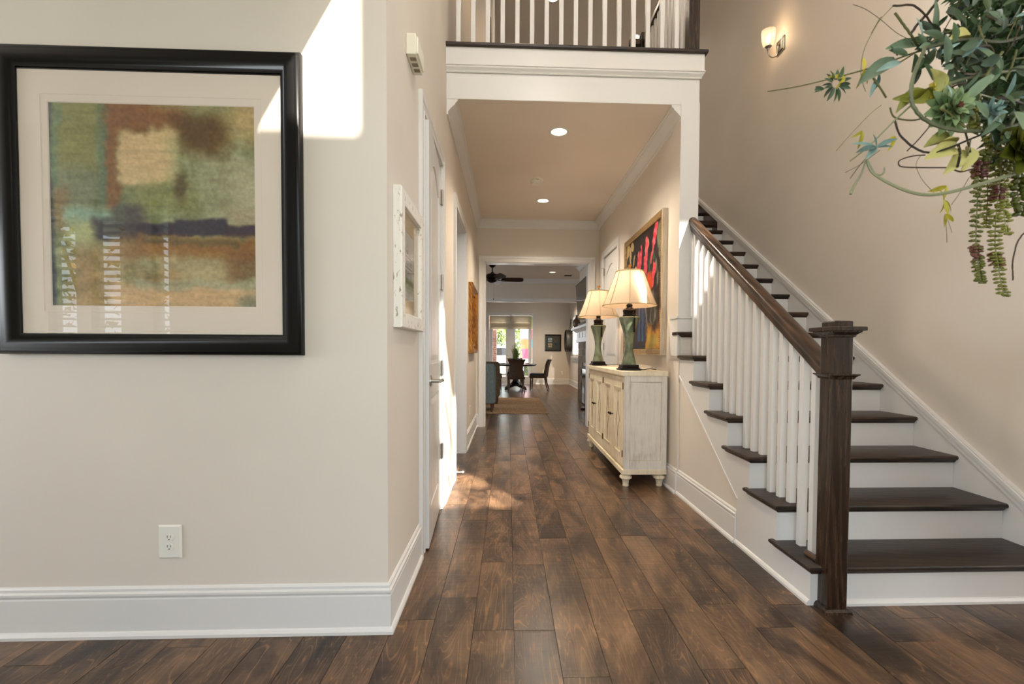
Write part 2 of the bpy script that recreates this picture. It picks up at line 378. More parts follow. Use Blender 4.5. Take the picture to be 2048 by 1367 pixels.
# front wall behind the camera: openings (x0,x1,z0,z1)
WA = (1.655, 2.405, 3.83, 5.40); WB = (-.25, .822, 4.335, 5.85); WC = (3.54, 3.80, 5.46, 6.36)
ENTRY = (-.50, 1.2, .05, 2.45)
WS = [(-4.95, -4.22, .45, 2.42), (-3.98, -3.74, .45, 2.42), (-3.62, -3.32, .45, 2.42), (-3.1, -2.96, .45, 2.42)]
holes = [WA, WB, WC, ENTRY]+WS
xs = sorted({-6.0, 6.0}|{h[0] for h in holes}|{h[1] for h in holes}); zs = sorted({0, 6.6}|{h[2] for h in holes}|{h[3] for h in holes})
bm = new_bm()
for xa, xb in zip(xs, xs[1:]):
    zrun = None
    for za, zb in zip(zs, zs[1:]):
        hole = any(h[0]-1e-6 <= xa and xb <= h[1]+1e-6 and h[2]-1e-6 <= za and zb <= h[3]+1e-6 for h in holes)
        if not hole: zrun = (zrun[0] if zrun else za, zb)
        if hole and zrun: box(bm, xa, xb, -.62, -.50, *zrun); zrun = None
    if zrun: box(bm, xa, xb, -.62, -.50, *zrun)
structure('wall_front', bm, M['wall'])
def front_window(i, h, nx, nz, slats=False):
    bm = new_bm(); x0, x1, z0, z1 = h; t = .03
    box(bm, x0, x0+t, -.60, -.55, z0, z1); box(bm, x1-t, x1, -.60, -.55, z0, z1); box(bm, x0, x1, -.60, -.55, z0, z0+t); box(bm, x0, x1, -.60, -.55, z1-t, z1)
    for k in range(1, nx): x = x0+(x1-x0)*k/nx; box(bm, x-.01, x+.01, -.59, -.56, z0, z1)
    for k in range(1, nz): z = z0+(z1-z0)*k/nz; box(bm, x0, x1, -.59, -.56, z-.01, z+.01)
    o = structure('window_%d' % i, bm, M['trim'])
    if slats:
        bm = new_bm(); z = z0+.06
        while z < z1-.05:
            prism(bm, [(-.53, z), (-.485, z+.012), (-.485, z+.018), (-.53, z+.006)], 'x', x0+.02, x1-.02); z += .062
        s = obj('shutter_slats', bm, M['trim'], o)
front_window(1, WA, 2, 3); front_window(2, WB, 1, 1); front_window(3, WC, 1, 1)
for i, h in enumerate(WS): front_window(4+i, h, 2 if h[1]-h[0] > .5 else 1, 1, True)
# soft autumn tree outside the left window, reflected in the print's glass
M['autumn'] = mat('autumn_leaves', (196, 150, 60), .8)
bm = new_bm()
for i in range(900):
    p = Vector((R_.gauss(-6.3, 1.0), R_.uniform(-4.6, -2.4), max(.1, R_.gauss(1.9, .9)))); s = R_.uniform(.04, .09)
    a = [p+Vector((R_.uniform(-s, s), R_.uniform(-s, s), R_.uniform(-s, s))) for _ in range(3)]
    bm.faces.new([bm.verts.new(q) for q in a])
tube(bm, [(-6.3, -3.4, 0), (-6.2, -3.5, 1.4), (-6.5, -3.4, 2.6)], .09, 8, .03)
o = obj('autumn_tree', bm, M['autumn']); tag(o, 'golden autumn tree outside the shuttered front windows', 'tree')
bm = new_bm(); box(bm, -6.5, 7, -4.2, -.63, 2.95, 3.10)  # unseen roof added outside to stop sun reaching the entry floor
for x in (-6.0, -2.2, 2.4, 6.4): box(bm, x-.1, x+.1, -4.1, -3.9, -.15, 2.95)
structure('sun_block_roof', bm, M['trim'])
bm = new_bm(); box(bm, -14, 14, -14, -.72, -.2, -.15); structure('ground_outside', bm, mat('lawn', (96, 112, 60), .95))

# ------------------------------------------------------------------ baseboards, crown, casings
BASE = [(0, 0), (.026, 0), (.026, .012), (.020, .022), (.014, .026), (.014, .150), (.012, .156), (.016, .166), (.016, .174), (.009, .180), (.009, .190), (.004, .197), (0, .199)]
def run_x(bm, prof, y, x0, x1, sgn=-1):     # along X, wall at y, projects sgn*Y
    return prism(bm, [(y+sgn*d, z) for d, z in prof], 'x', x0, x1)
def run_y(bm, prof, x, y0, y1, sgn=1, m0=0, m1=0):
    """along Y on wall x, projects sgn*X, m0/m1: mitre at the ends (+1 lengthens with projection)"""
    A = [bm.verts.new((x+sgn*d, y0-m0*d, z)) for d, z in prof]; B = [bm.verts.new((x+sgn*d, y1+m1*d, z)) for d, z in prof]; n = len(prof)
    bm.faces.new(A); bm.faces.new(B[::-1])
    for i in range(n): bm.faces.new((A[(i+1) % n], A[i], B[i], B[(i+1) % n]))
    return bm
def run_xm(bm, prof, y, x0, x1, sgn=-1, m0=0, m1=0):
    A = [bm.verts.new((x0-m0*d, y+sgn*d, z)) for d, z in prof]; B = [bm.verts.new((x1+m1*d, y+sgn*d, z)) for d, z in prof]; n = len(prof)
    bm.faces.new(A); bm.faces.new(B[::-1])
    for i in range(n): bm.faces.new((A[(i+1) % n], A[i], B[i], B[(i+1) % n]))
    return bm
bm = run_xm(new_bm(), BASE, YF, -5.9, XL, -1, 0, 1); run_y(bm, BASE, XL, YF, D0-.092, 1, 1, 0); structure('baseboard_left', bm, M['trim'])
bm = run_y(new_bm(), BASE, XL, D1+.092, O0-.092, 1); structure('baseboard_hall_left', bm, M['trim'])
bm = run_y(new_bm(), BASE, XL, O1+.092, YB, 1, 0, -1); run_xm(bm, BASE, YB, XL, BX0-.088, -1, -1, 0); structure('baseboard_hall_left_far', bm, M['trim'])
bm = run_y(new_bm(), BASE, XR, YH+.19, RD0-.09, -1); run_y(bm, BASE, XR, RD1+.09, YB, -1); run_y(bm, BASE, XSK+.006, 2.674, YH+.0, -1); run_y(bm, BASE, XR, YH, YH+.19, -1); structure('baseboard_hall_right', bm, M['trim'])
CROWN = [(0, .0), (.012, .0), (.014, .012), (.010, .016), (.014, .026), (.018, .030), (.030, .046), (.050, .066), (.064, .078), (.068, .088), (.074, .090), (.074, .096), (.084, .100), (.084, .115), (0, .115)]
CR = [(d, ZC-.115+z) for d, z in CROWN]
bm = run_y(new_bm(), CR, XL, YH, YB, 1, 0, -1); structure('trim_1', bm, M['trim'])
bm = run_y(new_bm(), CR, XR, YH, YB, -1, 0, -1); structure('trim_2', bm, M['trim'])
bm = run_xm(new_bm(), CR, YB, XL, XR, -1, -1, -1); structure('trim_3', bm, M['trim'])
CAS = [(0, 0), (0, .019), (.010, .019), (.014, .015), (.050, .015), (.056, .019), (.078, .021), (.088, .021), (.088, 0)]
def casing(name, place, u0, u1, zt, w=.088):
    """three-sided casing around an opening u0..u1, top zt. place(u, z, h)"""
    bm = new_bm(); loops = []
    for d, h in CAS:
        d = d*w/.088; loops.append([bm.verts.new(place(u, z, h)) for u, z in ((u0-d, 0), (u0-d, zt+d), (u1+d, zt+d), (u1+d, 0))])
    n = len(CAS)
    for i in range(n):
        a, b = loops[i], loops[(i+1) % n]
        for k in range(3): bm.faces.new((a[k], a[k+1], b[k+1], b[k]))
    bm.faces.new([l[0] for l in loops]); bm.faces.new([l[3] for l in loops][::-1])
    return structure(name, bm, M['trim'])
pl_left = lambda u, z, h: (XL+h, u, z)
casing('trim_4', pl_left, D0, D1, DZ); casing('trim_5', pl_left, O0, O1, OZ)
casing('trim_6', lambda u, z, h: (u, YB-h, z), BX0, BX1, BZ)
casing('trim_7', lambda u, z, h: (XR-h, u, z), RD0, RD1, RDZ)
# jamb linings
bm = new_bm(); j = .012
box(bm, XL-TH-.01, XL+.003, D0, D0+j, 0, DZ); box(bm, XL-TH-.01, XL+.003, D1-j, D1, 0, DZ); box(bm, XL-TH-.01, XL+.003, D0, D1, DZ-j, DZ)
box(bm, XL-.062, XL-.045, D0, D0+.03, 0, DZ)
box(bm, XL-TH-.01, XL+.003, O0, O0+j, 0, OZ); box(bm, XL-TH-.01, XL+.003, O1-j, O1, 0, OZ); box(bm, XL-TH-.01, XL+.003, O0, O1, OZ-j, OZ)
structure('trim_8', bm, M['trim'])
bm = new_bm(); box(bm, BX0, BX0+j, YB-.003, YB+.165, 0, BZ); box(bm, BX1-j, BX1, YB-.003, YB+.165, 0, BZ); box(bm, BX0, BX1, YB-.003, YB+.165, BZ-j, BZ); structure('trim_9', bm, M['trim'])

# ------------------------------------------------------------------ header and balcony edge
bm = new_bm(); box(bm, XL, XR+.13, YH-.004, YH+.02, ZC+.001, 3.45); structure('header_board', bm, M['trim'])
bm = new_bm(); box(bm, XR-.012, XR+.134, YH-.006, YH+.0, 1.412, ZC+.02); structure('trim_10', bm, M['trim'])
bm = new_bm()
HP = [(0, 3.24), (.010, 3.24), (.014, 3.246), (.010, 3.252), (.014, 3.258), (.026, 3.272), (.028, 3.282), (.034, 3.286), (.034, 3.293), (.026, 3.296), (.026, 3.425), (0, 3.425)]
run_xm(bm, HP, YH-.004, XL, XR+.13, -1, 0, 1); run_y(bm, HP, XR+.13, YH-.004, 4.9, 1, 1, 0)
structure('trim_11', bm, M['trim'])
bm = new_bm()
NP = [(-.04, 3.419), (.044, 3.419), (.048, 3.424), (.048, 3.440), (.042, 3.447), (-.04, 3.447)]
run_xm(bm, NP, YH-.004, XL, XR+.13, -1, 0, 1); run_y(bm, NP, XR+.13, YH-.004, 4.95, 1, 1, 0)
o = obj('landing_nosing', bm, M['oakx']); tag(o, 'dark stained wood nosing along the white upstairs balcony edge', 'nosing')

# balcony railing
BALW = .033
def baluster_mesh(h, wd=BALW):
    b = new_bm(); box(b, -wd/2, wd/2, -wd/2, wd/2, 0, h, .0015); return b
br = thing('balcony_railing', (.45, YH+.045, ZF2), 'upstairs balcony railing of white square balusters above the hall header', 'railing')
zr = ZF2+.93
first = obj('baluster', baluster_mesh(.93), M['trim'], br); b0 = wloc(first).copy()
first.location = Vector((-.392, YH+.045, ZF2+.465))-wloc(br)
for i in range(1, 16): share(first, 'baluster', br, (-.392+.1129*i, YH+.045, ZF2+.465))
bm = new_bm(); box(bm, XL, XR+.09, YH+.012, YH+.078, zr, zr+.06, .01); obj('handrail', bm, M['oaky'], br)
def newel(parent, x0, x1, y0, y1, z0, cap_z, m):
    cx, cy, hw = (x0+x1)/2, (y0+y1)/2, (x1-x0)/2
    bm = new_bm(); box(bm, x0, x1, y0, y1, z0, cap_z-.07, .0025); n = obj('newel_post', bm, m, parent)
    def sq(name, prof, par=n):
        b = new_bm(); loops = [[b.verts.new((cx+sx*(hw+d), cy+sy*(hw+d), z)) for sx, sy in ((-1, -1), (1, -1), (1, 1), (-1, 1))] for d, z in prof]
        for p, q in zip(loops, loops[1:]):
            for i in range(4): b.faces.new((p[i], p[(i+1) % 4], q[(i+1) % 4], q[i]))
        b.faces.new(loops[0][::-1]); b.faces.new(loops[-1]); return obj(name, b, m, par)
    z = cap_z
    sq('cap', [(.001, z-.072), (.006, z-.070), (.007, z-.062), (.014, z-.056), (.022, z-.050), (.022, z-.046), (.034, z-.044), (.034, z-.030), (.031, z-.027), (-.002, z-.026), (-.002, z-.006), (-.004, z-.002), (-.010, z)])
    sq('collar', [(.001, z-.252), (.006, z-.250), (.008, z-.243), (.016, z-.236), (.020, z-.234), (.020, z-.229), (.001, z-.228)])
    sq('foot_moulding', [(.0, z0+.024), (.008, z0+.022), (.015, z0+.012), (.017, z0), (.0, z0)][::-1])
    return n
newel(br, 1.388, 1.472, YH+.0, YH+.084, ZF2, ZF2+1.08, M['oakz'])
# railing beside the stair well, running back from the balcony newel
wr = thing('stairwell_railing', (1.42, 4.3, ZF2), 'upstairs railing running back beside the stair opening behind the balcony newel', 'railing')
for i in range(12): share(first, 'baluster', wr, (1.43, YH+.17+.1*i, ZF2+.465))
bm = new_bm(); box(bm, 1.40, 1.46, YH+.086, 4.95, zr, zr+.06, .01); obj('handrail', bm, M['oaky'], wr)
bm = new_bm(); box(bm, 1.39, 1.47, 4.95, 5.03, ZF2, zr+.12, .003); obj('newel_post', bm, M['oakz'], wr)
bm = new_bm(); box(bm, 1.27, 1.388, 4.96, 5.02, zr, zr+.06, .01); obj('handrail', bm, M['oaky'], wr)
bm = new_bm(); prism(bm, [(-.213, ZF2), (-.168, ZF2), (-.178, ZF2+.85), (-.19, ZF2+.86), (-.20, ZF2+.85)], 'y', 4.52, 4.56)  # plain black tapering shape, not identified as any object
o = obj('black_wedge', bm, M['dark']); tag(o, 'slim black tapering ornament upstairs behind the third and fourth balusters', 'wedge')

# ------------------------------------------------------------------ staircase
RZ, RY, Y1 = .184, .2687, 1.9696
NT = 18
st = thing('staircase', (1.9, 3.0, 0), 'straight staircase with dark oak treads and white risers rising at the right', 'staircase')
def tread_mesh(k):
    z = k*RZ; y = Y1+(k-1)*RY; b = new_bm()
    x0 = XN if k <= 7 else XR+.13; t = .024; r = .011
    # slab with rounded nose on front and left end, cove under
    xr = 2.539
    yb = y+RY+.03
    yret = y+RY+.06 if k < 6 else min(y+RY+.06, YH-.002)
    prof = [(0.010, 0), (.003, -.003), (0, -.009), (0, -.015), (.004, -.022), (.010, -.0245), (.014, -.026), (.016, -.032), (.024, -.040), (.028, -.043)]
    # nested outlines: inset d at height dz, front/left (and back of the overhang) follow
    loops = []
    for d, dz in prof:
        dd = d
        loops.append([b.verts.new(p) for p in ((x0+dd, y+dd, z+dz), (xr, y+dd, z+dz), (xr, yb, z+dz), (XSK+.012 if k <= 7 else x0+dd, yb, z+dz), (XSK+.012 if k <= 7 else x0+dd, (yret-dd) if k <= 7 else yb, z+dz), (x0+dd, (yret-dd) if k <= 7 else yb, z+dz))])
        if k == 7:
            for v_, c_ in zip(loops[-1][3:], ((1.476, yb), (1.476, YH-.001), (x0+dd, YH-.001))): v_.co.x, v_.co.y = c_
    for p, q in zip(loops, loops[1:]):
        for i in range(6): b.faces.new((p[i], p[(i+1) % 6], q[(i+1) % 6], q[i]))
    b.faces.new(loops[0]); b.faces.new(loops[-1][::-1])
    return b
for k in range(1, NT+1):
    if k == 15: continue
    obj('tread', tread_mesh(k), M['oakx'], st, auto=40)
z15 = 15*RZ; y15 = Y1+14*RY
bm = new_bm(); prism(bm, [(y15, z15), (y15+.31, z15), (y15+.31, z15-.15), (y15+.07, z15-.15), (y15+.05, z15-.11), (y15+.02, z15-.07), (y15, z15-.05)], 'x', XR+.14, 2.545); obj('tread', bm, M['oakx'], st)
for k in range(1, NT+1):
    y = Y1+(k-1)*RY+.028; z0 = (k-1)*RZ
    b = new_bm(); box(b, XSK+.0065 if k <= 6 else XR+.13, 2.539, y, y+.018, z0, k*RZ-.024); obj('riser', b, M['trim'], st)
bm = new_bm(); SH = [(0, 0), (.015, 0), (.015, .012), (.008, .022), (0, .026)]
run_xm(bm, SH, Y1+.028, XSK+.1, 2.545, -1, 0, 0); obj('shoe_moulding', bm, M['trim'], st)
# outer skirt (saw-tooth) with its diagonal lower edge
pts = [(Y1+.0265, 0.0), (Y1+.0265, RZ-.024)]
for k in range(1, 7):
    y = Y1+k*RY+.0265; pts += [(y, k*RZ-.024), (y, min((k+1)*RZ-.024, 9))]
pts += [(3.618, 7*RZ-.024), (3.618, .9265), (2.674, .27), (2.674, 0)]
bm = new_bm(); prism(bm, pts, 'x', XSK, XSK+.006); obj('outer_skirt', bm, M['trim'], st)
bm = new_bm(); prism(bm, [(3.618, .9265), (2.674, .27), (2.660, .27), (3.618, .948)], 'x', XSK-.004, XSK+.002); obj('skirt_bead', bm, M['trim'], st)
bm = new_bm(); run_y(bm, [(0, 0), (.013, 0), (.013, .012), (.007, .022), (0, .026)], XSK, Y1+.028, 2.68, -1, 0, 0); obj('shoe_moulding', bm, M['trim'], st)
# small return block and cap above tread seven where the stair meets the wall end
bm = new_bm(); box(bm, 1.3336, 1.476, YH-.012, YH-.001, 7*RZ, 1.392); box(bm, 1.326, 1.3336, YH-.012, YH+.15, 1.10, 1.392); obj('skirt_block', bm, M['trim'], st)
bm = new_bm(); box(bm, 1.3340, 1.480, YH-.020, YH-.001, 1.392, 1.412, .001); box(bm, 1.320, 1.3338, YH-.020, YH+.155, 1.392, 1.412, .003); obj('skirt_cap', bm, M['trim'], st)
bm = new_bm(); box(bm, 1.318, 1.3325, YH-.03, YH+.09, 7*RZ-.026, 7*RZ, .008); s_ = obj('tread_return', bm, M['oakx'], st)
# painted wall under the stair
bm = new_bm(); prism(bm, [(2.674, 0), (3.618, 0), (3.618, .9255), (2.674, .269)], 'x', XSK+.0062, XSK+.03); structure('wall_under_stair', bm, M['wall'])
# wall-side skirt with moulded top
def sky(z_off, y): return z_off+(y-3.171)*RZ/RY
ya, yb_ = 1.9, 7.0
bm = new_bm(); prism(bm, [(ya, 0), (ya, sky(1.107, ya)), (5.62, sky(1.107, 5.62)), (5.62, sky(.6, 5.62)), (ya+.5, 0)], 'x', 2.54, XW); obj('wall_skirt', bm, M['trim'], st)
bm = new_bm(); prism(bm, [(5.62, sky(1.107, 5.62)), (yb_, sky(1.107, yb_)), (yb_, sky(.6, yb_)), (5.62, sky(.6, 5.62))], 'x', 2.54, XW); s = obj('wall_skirt', bm, M['oaky'], st); s['label'] = 'dark stained upper length of the wall skirt'
bm = new_bm()
for x0, a, b_ in ((2.531, -.062, -.030), (2.526, -.030, -.006), (2.534, -.006, .004)):
    prism(bm, [(ya, sky(1.107+a, ya)), (ya, sky(1.107+b_, ya)), (yb_, sky(1.107+b_, yb_)), (yb_, sky(1.107+a, yb_))], 'x', x0, XW)
obj('skirt_cap_moulding', bm, M['trim'], st)

# stair railing
sr = thing('stair_railing', (1.43, 2.0, 0), 'stair railing with dark oak handrail, square newel post and white balusters', 'railing')
newel(sr, 1.387, 1.472, 1.930, 2.015, 0, 1.268, M['oakz'])
def rail_z(y): return 1.553+(y-2.70)*.684
nb = 17
for i in range(1, nb+1):
    yf = 2.012+.0896*i; k = int((yf+.016-Y1)/RY)+1; zb = k*RZ; zt = rail_z(yf+.016)-.09
    b = baluster_mesh(zt-zb+.03); bmesh.ops.translate(b, verts=b.verts, vec=(1.444, yf+.016, zb)); obj('baluster', b, M['trim'], sr)
# handrail profile swept along the slope
prof = [(-.020, -.100), (-.020, -.082), (-.026, -.078), (-.026, -.062), (-.032, -.050), (-.036, -.036), (-.036, -.020), (-.028, -.006), (-.012, 0.004), (.012, .004), (.028, -.006), (.036, -.020), (.036, -.036), (.032, -.050), (.026, -.062), (.026, -.078), (.020, -.082), (.020, -.100)]
bm = new_bm(); ya, yb_ = 2.012, 3.615
A = [bm.verts.new((1.442+x, ya, rail_z(ya)+z)) for x, z in prof]; B = [bm.verts.new((1.442+x, yb_, rail_z(yb_)+z)) for x, z in prof]
bm.faces.new(A); bm.faces.new(B[::-1])
for i in range(len(prof)): bm.faces.new((A[(i+1) % len(prof)], A[i], B[i], B[(i+1) % len(prof)]))
obj('handrail', bm, M['oaky'], sr, auto=50)
bm = new_bm(); tube(bm, [(1.40, 2.02, .196), (1.40, 2.10, .196)], .013, 6); obj('return_cleat', bm, M['oaky'], sr)

# ------------------------------------------------------------------ doors
def panel_door(name, place, w, h, th, hinge_z, handle, flip=False):
    """two-panel arched door. place(u, z, h): u across from the latch edge, h out of the visible face"""
    bm = new_bm()
    def B(u0, u1, z0, z1, h0, h1):
        vs = [bm.verts.new(place(u, z, hh)) for hh in (h0, h1) for u, z in ((u0, z0), (u1, z0), (u1, z1), (u0, z1))]
        for f in ((0, 1, 2, 3), (7, 6, 5, 4), (0, 4, 5, 1), (1, 5, 6, 2), (2, 6, 7, 3), (3, 7, 4, 0)): bm.faces.new([vs[i] for i in f])
    s = .105
    B(0, w, 0.012, h, -th, -.008)
    B(0, s, .012, h, -.008, 0); B(w-s, w, .012, h, -.008, 0)
    B(s, w-s, .012, .22, -.008, 0); B(s, w-s, .86, 1.05, -.008, 0)
    # arched top rail
    n = 12; arc = [(s+(w-2*s)*i/n, h-.24+.10*math.sin(PI*i/n)) for i in range(n+1)]
    for a, b in zip(arc, arc[1:]):
        vs = [bm.verts.new(place(u, z, hh)) for hh in (-.008, 0) for u, z in (a, b, (b[0], h), (a[0], h))]
        for f in ((0, 1, 2, 3), (7, 6, 5, 4), (0, 4, 5, 1), (2, 6, 7, 3)): bm.faces.new([vs[i] for i in f])
    d = structure(name, bm, M['trim'])
    # raised fields
    def field(pts_):
        b = new_bm(); lo = [b.verts.new(place(u, z, -.0075)) for u, z in pts_]
        cu = sum(p[0] for p in pts_)/len(pts_); cz = sum(p[1] for p in pts_)/len(pts_)
        def ins(p, q): return (p[0]+(q if p[0] < cu-.01 else -q if p[0] > cu+.01 else 0), p[1]+(q if p[1] < cz else -q))
        hi = [b.verts.new(place(*ins(p, .03), -.001)) for p in pts_]
        for i in range(len(pts_)): j_ = (i+1) % len(pts_); b.faces.new((lo[i], lo[j_], hi[j_], hi[i]))
        b.faces.new(hi); obj('raised_panel', b, M['trim'], d)
    e = .022
    field([(s+e, .22+e), (w-s-e, .22+e), (w-s-e, .86-e), (s+e, .86-e)])
    arc2 = [(s+e+(w-2*s-2*e)*i/10, h-.24-e+.10*math.sin(PI*i/10)) for i in range(11)]
    field([(s+e, 1.05+e), (w-s-e, 1.05+e)]+arc2[::-1])
    return d
ang = math.radians(3.2); hx, hy = XL-.002, D1-.014; wd = D1-D0-.03
def pl_door1(u, z, h):
    t = wd-u   # distance from hinge
    return (hx+math.sin(ang)*t+h*math.cos(ang), hy-math.cos(ang)*t+h*math.sin(ang), z)
d1 = panel_door('door_1', pl_door1, wd, 2.40, .035, None, None)
for z in (2.20, 1.61, 1.01, .42):
    b = new_bm(); tube(b, [(XL+.012, D1-.008, z-.05), (XL+.012, D1-.008, z+.05)], .0075, 10); box(b, XL-.006, XL+.006, D1-.028, D1+.012, z-.05, z+.05)
    tube(b, [(XL+.012, D1-.008, z-.056), (XL+.012, D1-.008, z+.056)], .004, 8); obj('hinge', b, M['nickel'], d1, auto=40)
p = Vector(pl_door1(.055, .957, 0)); n = Vector((math.cos(ang), math.sin(ang), 0)); t = Vector((-math.sin(ang), math.cos(ang), 0))
b = new_bm(); tube(b, [p, p+n*.008], .032, 20); tube(b, [p+n*.008, p+n*.064], .011, 12); tube(b, [p+n*.060-t*.014, p+n*.066+t*.05, p+n*.060+t*.11], .011, 10, .009); obj('handle', b, M['nickel'], d1, auto=40)
b = new_bm(); box(b, XL-.04, XL-.006, D0+.011, D0+.014, .915, .985); box(b, XL-.028, XL-.018, D0+.012, D0+.0155, .935, .965); obj('strike_plate', b, M['nickel'], d1)
def pl_door2(u, z, h): return (XR+.006-h, RD1-.012-u, z)
d2 = panel_door('door_2', pl_door2, RD1-RD0-.024, 2.43, .035, None, None)
for z in (2.24, 1.2, .3):
    b = new_bm(); tube(b, [(XR-.008, RD1-.010, z-.05), (XR-.008, RD1-.010, z+.05)], .008, 8); box(b, XR-.004, XR+.006, RD1-.02, RD1+.01, z-.05, z+.05); obj('hinge', b, M['nickel'], d2, auto=40)
b = new_bm(); tube(b, [(XR-.012, RD1-.03, 2.29), (XR-.05, RD1-.03, 2.29)], .004, 6); obj('hinge_stop', b, M['nickel'], d2)
# spring door stop on the left baseboard
b = new_bm(); y = 4.26; tube(b, [(XL+.014, 4.02, .08), (XL+.085, 4.02, .08)], .005, 8); tube(b, [(XL+.085, 4.02, .08), (XL+.10, 4.02, .08)], .009, 10)
o = obj('door_stop', b, M['plastic']); tag(o, 'small white spring door stop on the left baseboard past the closet door', 'door stop')
# ------------------------------------------------------------------ painted pictures as coloured grids
def hash2(ix, iy, s): 
    h = np.sin(ix*127.1+iy*311.7+s*74.7)*43758.5453; return h-np.floor(h)
def vnoise(x, y, s=0):
    ix, iy = np.floor(x), np.floor(y); fx, fy = x-ix, y-iy; fx = fx*fx*(3-2*fx); fy = fy*fy*(3-2*fy)
    a, b, c, d = hash2(ix, iy, s), hash2(ix+1, iy, s), hash2(ix, iy+1, s), hash2(ix+1, iy+1, s)
    return (a*(1-fx)+b*fx)*(1-fy)+(c*(1-fx)+d*fx)*fy
def fbm(x, y, s=0, o=5):
    v = 0; a = .5
    for i in range(o): v = v+a*vnoise(x, y, s+i*3.1); x, y, a = x*2.03, y*2.03, a*.5
    return v/(1-.5**o)
def sst(a, b, x): t = np.clip((x-a)/(b-a), 0, 1); return t*t*(3-2*t)
class Canvas:
    def __init__(s, nx, ny, base):
        s.u, s.v = np.meshgrid(np.linspace(0, 1, nx), np.linspace(0, 1, ny)); s.c = np.zeros((ny, nx, 3))+np.array(base, float)
        s.n1 = fbm(s.u*7, s.v*7, 1)-.5; s.n2 = fbm(s.u*30, s.v*30, 5)-.5; s.n3 = fbm(s.u*9, s.v*60, 9)-.5
    def mix(s, m, col, k=1): m = np.clip(m*k, 0, 1)[..., None]; s.c = s.c*(1-m)+np.array(col, float)*m
    def rect(s, u0, u1, v0, v1, col, k=1, soft=.03, wob=.08):
        u = s.u+s.n1*wob+s.n2*wob*.4; v = s.v+s.n1*wob*.8+s.n2*wob*.4
        s.mix(sst(u0-soft, u0+soft, u)*sst(-u1-soft, -u1+soft, -u)*sst(v0-soft, v0+soft, v)*sst(-v1-soft, -v1+soft, -v), col, k)
    def blob(s, cu, cv, ru, rv, col, k=1, soft=.3, wob=.05, rot=0):
        u = s.u-cu+s.n1*wob+s.n2*wob*.6; v = s.v-cv+s.n2*wob*.6-s.n1*wob*.5
        c_, s_ = math.cos(rot), math.sin(rot); a = (u*c_+v*s_)/ru; b = (-u*s_+v*c_)/rv
        s.mix(1-sst(1-soft, 1+soft, np.sqrt(a*a+b*b)), col, k)
    def line(s, p, q, wd, col, k=1):
        p, q = np.array(p), np.array(q); d = q-p; L2 = (d**2).sum(); t = np.clip(((s.u-p[0])*d[0]+(s.v-p[1])*d[1])/L2, 0, 1)
        dist = np.hypot(s.u-p[0]-t*d[0], s.v-p[1]-t*d[1]); s.mix(1-sst(wd*.6, wd*1.4, dist), col, k)
def art_mesh(name, cv, place, parent, rough=.6, spec=.3):
    ny, nx = cv.u.shape; me = bpy.data.meshes.new(name)
    P = [Vector(place(cv.u[j, i], cv.v[j, i])) for j in range(ny) for i in range(nx)]
    c = sum(P, Vector())/len(P)
    F = [(j*nx+i, j*nx+i+1, (j+1)*nx+i+1, (j+1)*nx+i) for j in range(ny-1) for i in range(nx-1)]
    me.from_pydata([p-c for p in P], [], F)
    a = me.color_attributes.new('paint', 'FLOAT_COLOR', 'POINT')
    x = np.clip(cv.c, 0, 255)/255; x = np.where(x <= .04045, x/12.92, ((x+.055)/1.055)**2.4)
    a.data.foreach_set('color', np.concatenate([x.reshape(-1, 3), np.ones((nx*ny, 1))], 1).astype(np.float32).ravel())
    m = mat(name+'_paint', (128, 128, 128), rough); N, L, b = nodes(m); b.inputs['Specular IOR Level'].default_value = spec
    at_ = N.new('ShaderNodeAttribute'); at_.attribute_name = 'paint'; L.new(at_.outputs['Color'], b.inputs['Base Color'])
    me.materials.append(m); o = bpy.data.objects.new(name, me); C.objects.link(o); o.parent = parent; o.location = c-wloc(parent); WL[o.name] = c
    return o

# ---- large framed abstract print on the left wall
FX0, FX1, FZ0, FZ1 = -1.926, -.798, 1.108, 2.262
pr = thing('framed_print', ((FX0+FX1)/2, YF-.001, FZ0), 'large abstract green, rust and navy landscape print in wide black frame on left wall', 'picture')
def pl(u, v, h): return (u, YF-.001-h, v)
bm = new_bm(); rect_sweep(bm, pl, FX0, FX1, FZ0, FZ1, [(0, 0), (0, .022), (.006, .030), (.016, .032), (.022, .034), (.040, .040), (.056, .036), (.062, .024), (.068, .020), (.077, .018), (.078, .012), (.078, 0)])
obj('frame', bm, M['black_frame'], pr, auto=60)
ix0, ix1, iz0, iz1 = FX0+.077, FX1-.077, FZ0+.080, FZ1-.084
ax0, ax1, az0, az1 = -1.746, -.976, 1.290, 2.064
yb0 = YF-.008
bm = new_bm(); loops = []
for a, b, c_, d_, h in ((ix0, ix1, iz0, iz1, .0115), (-1.769, -.952, 1.270, 2.090, .0115), (-1.767, -.954, 1.272, 2.088, .0095), (-1.744, -.978, 1.292, 2.062, .0095), (-1.741, -.981, 1.295, 2.059, .0070)):
    loops.append([bm.verts.new(pl(u, v, h)) for u, v in ((a, c_), (b, c_), (b, d_), (a, d_))])
for p_, q_ in zip(loops, loops[1:]):
    for i in range(4): bm.faces.new((p_[i], p_[(i+1) % 4], q_[(i+1) % 4], q_[i]))
obj('mat_board', bm, M['mat_board'], pr)
cv = Canvas(230, 230, (142, 148, 112))
cv.c += (cv.n1[..., None]*90+cv.n2[..., None]*70)
cv.rect(.70, 1.1, .22, .60, (160, 158, 128), .7, .10); cv.rect(-.1, .24, -.1, .34, (140, 138, 84), .85, .04)
cv.rect(.05, .30, .30, .56, (120, 126, 98), .7, .06)
cv.rect(-.1, .022, -.1, 1.1, (70, 78, 88), .9, .015, .03); cv.rect(.022, .06, .0, .5, (112, 138, 112), .7, .02)
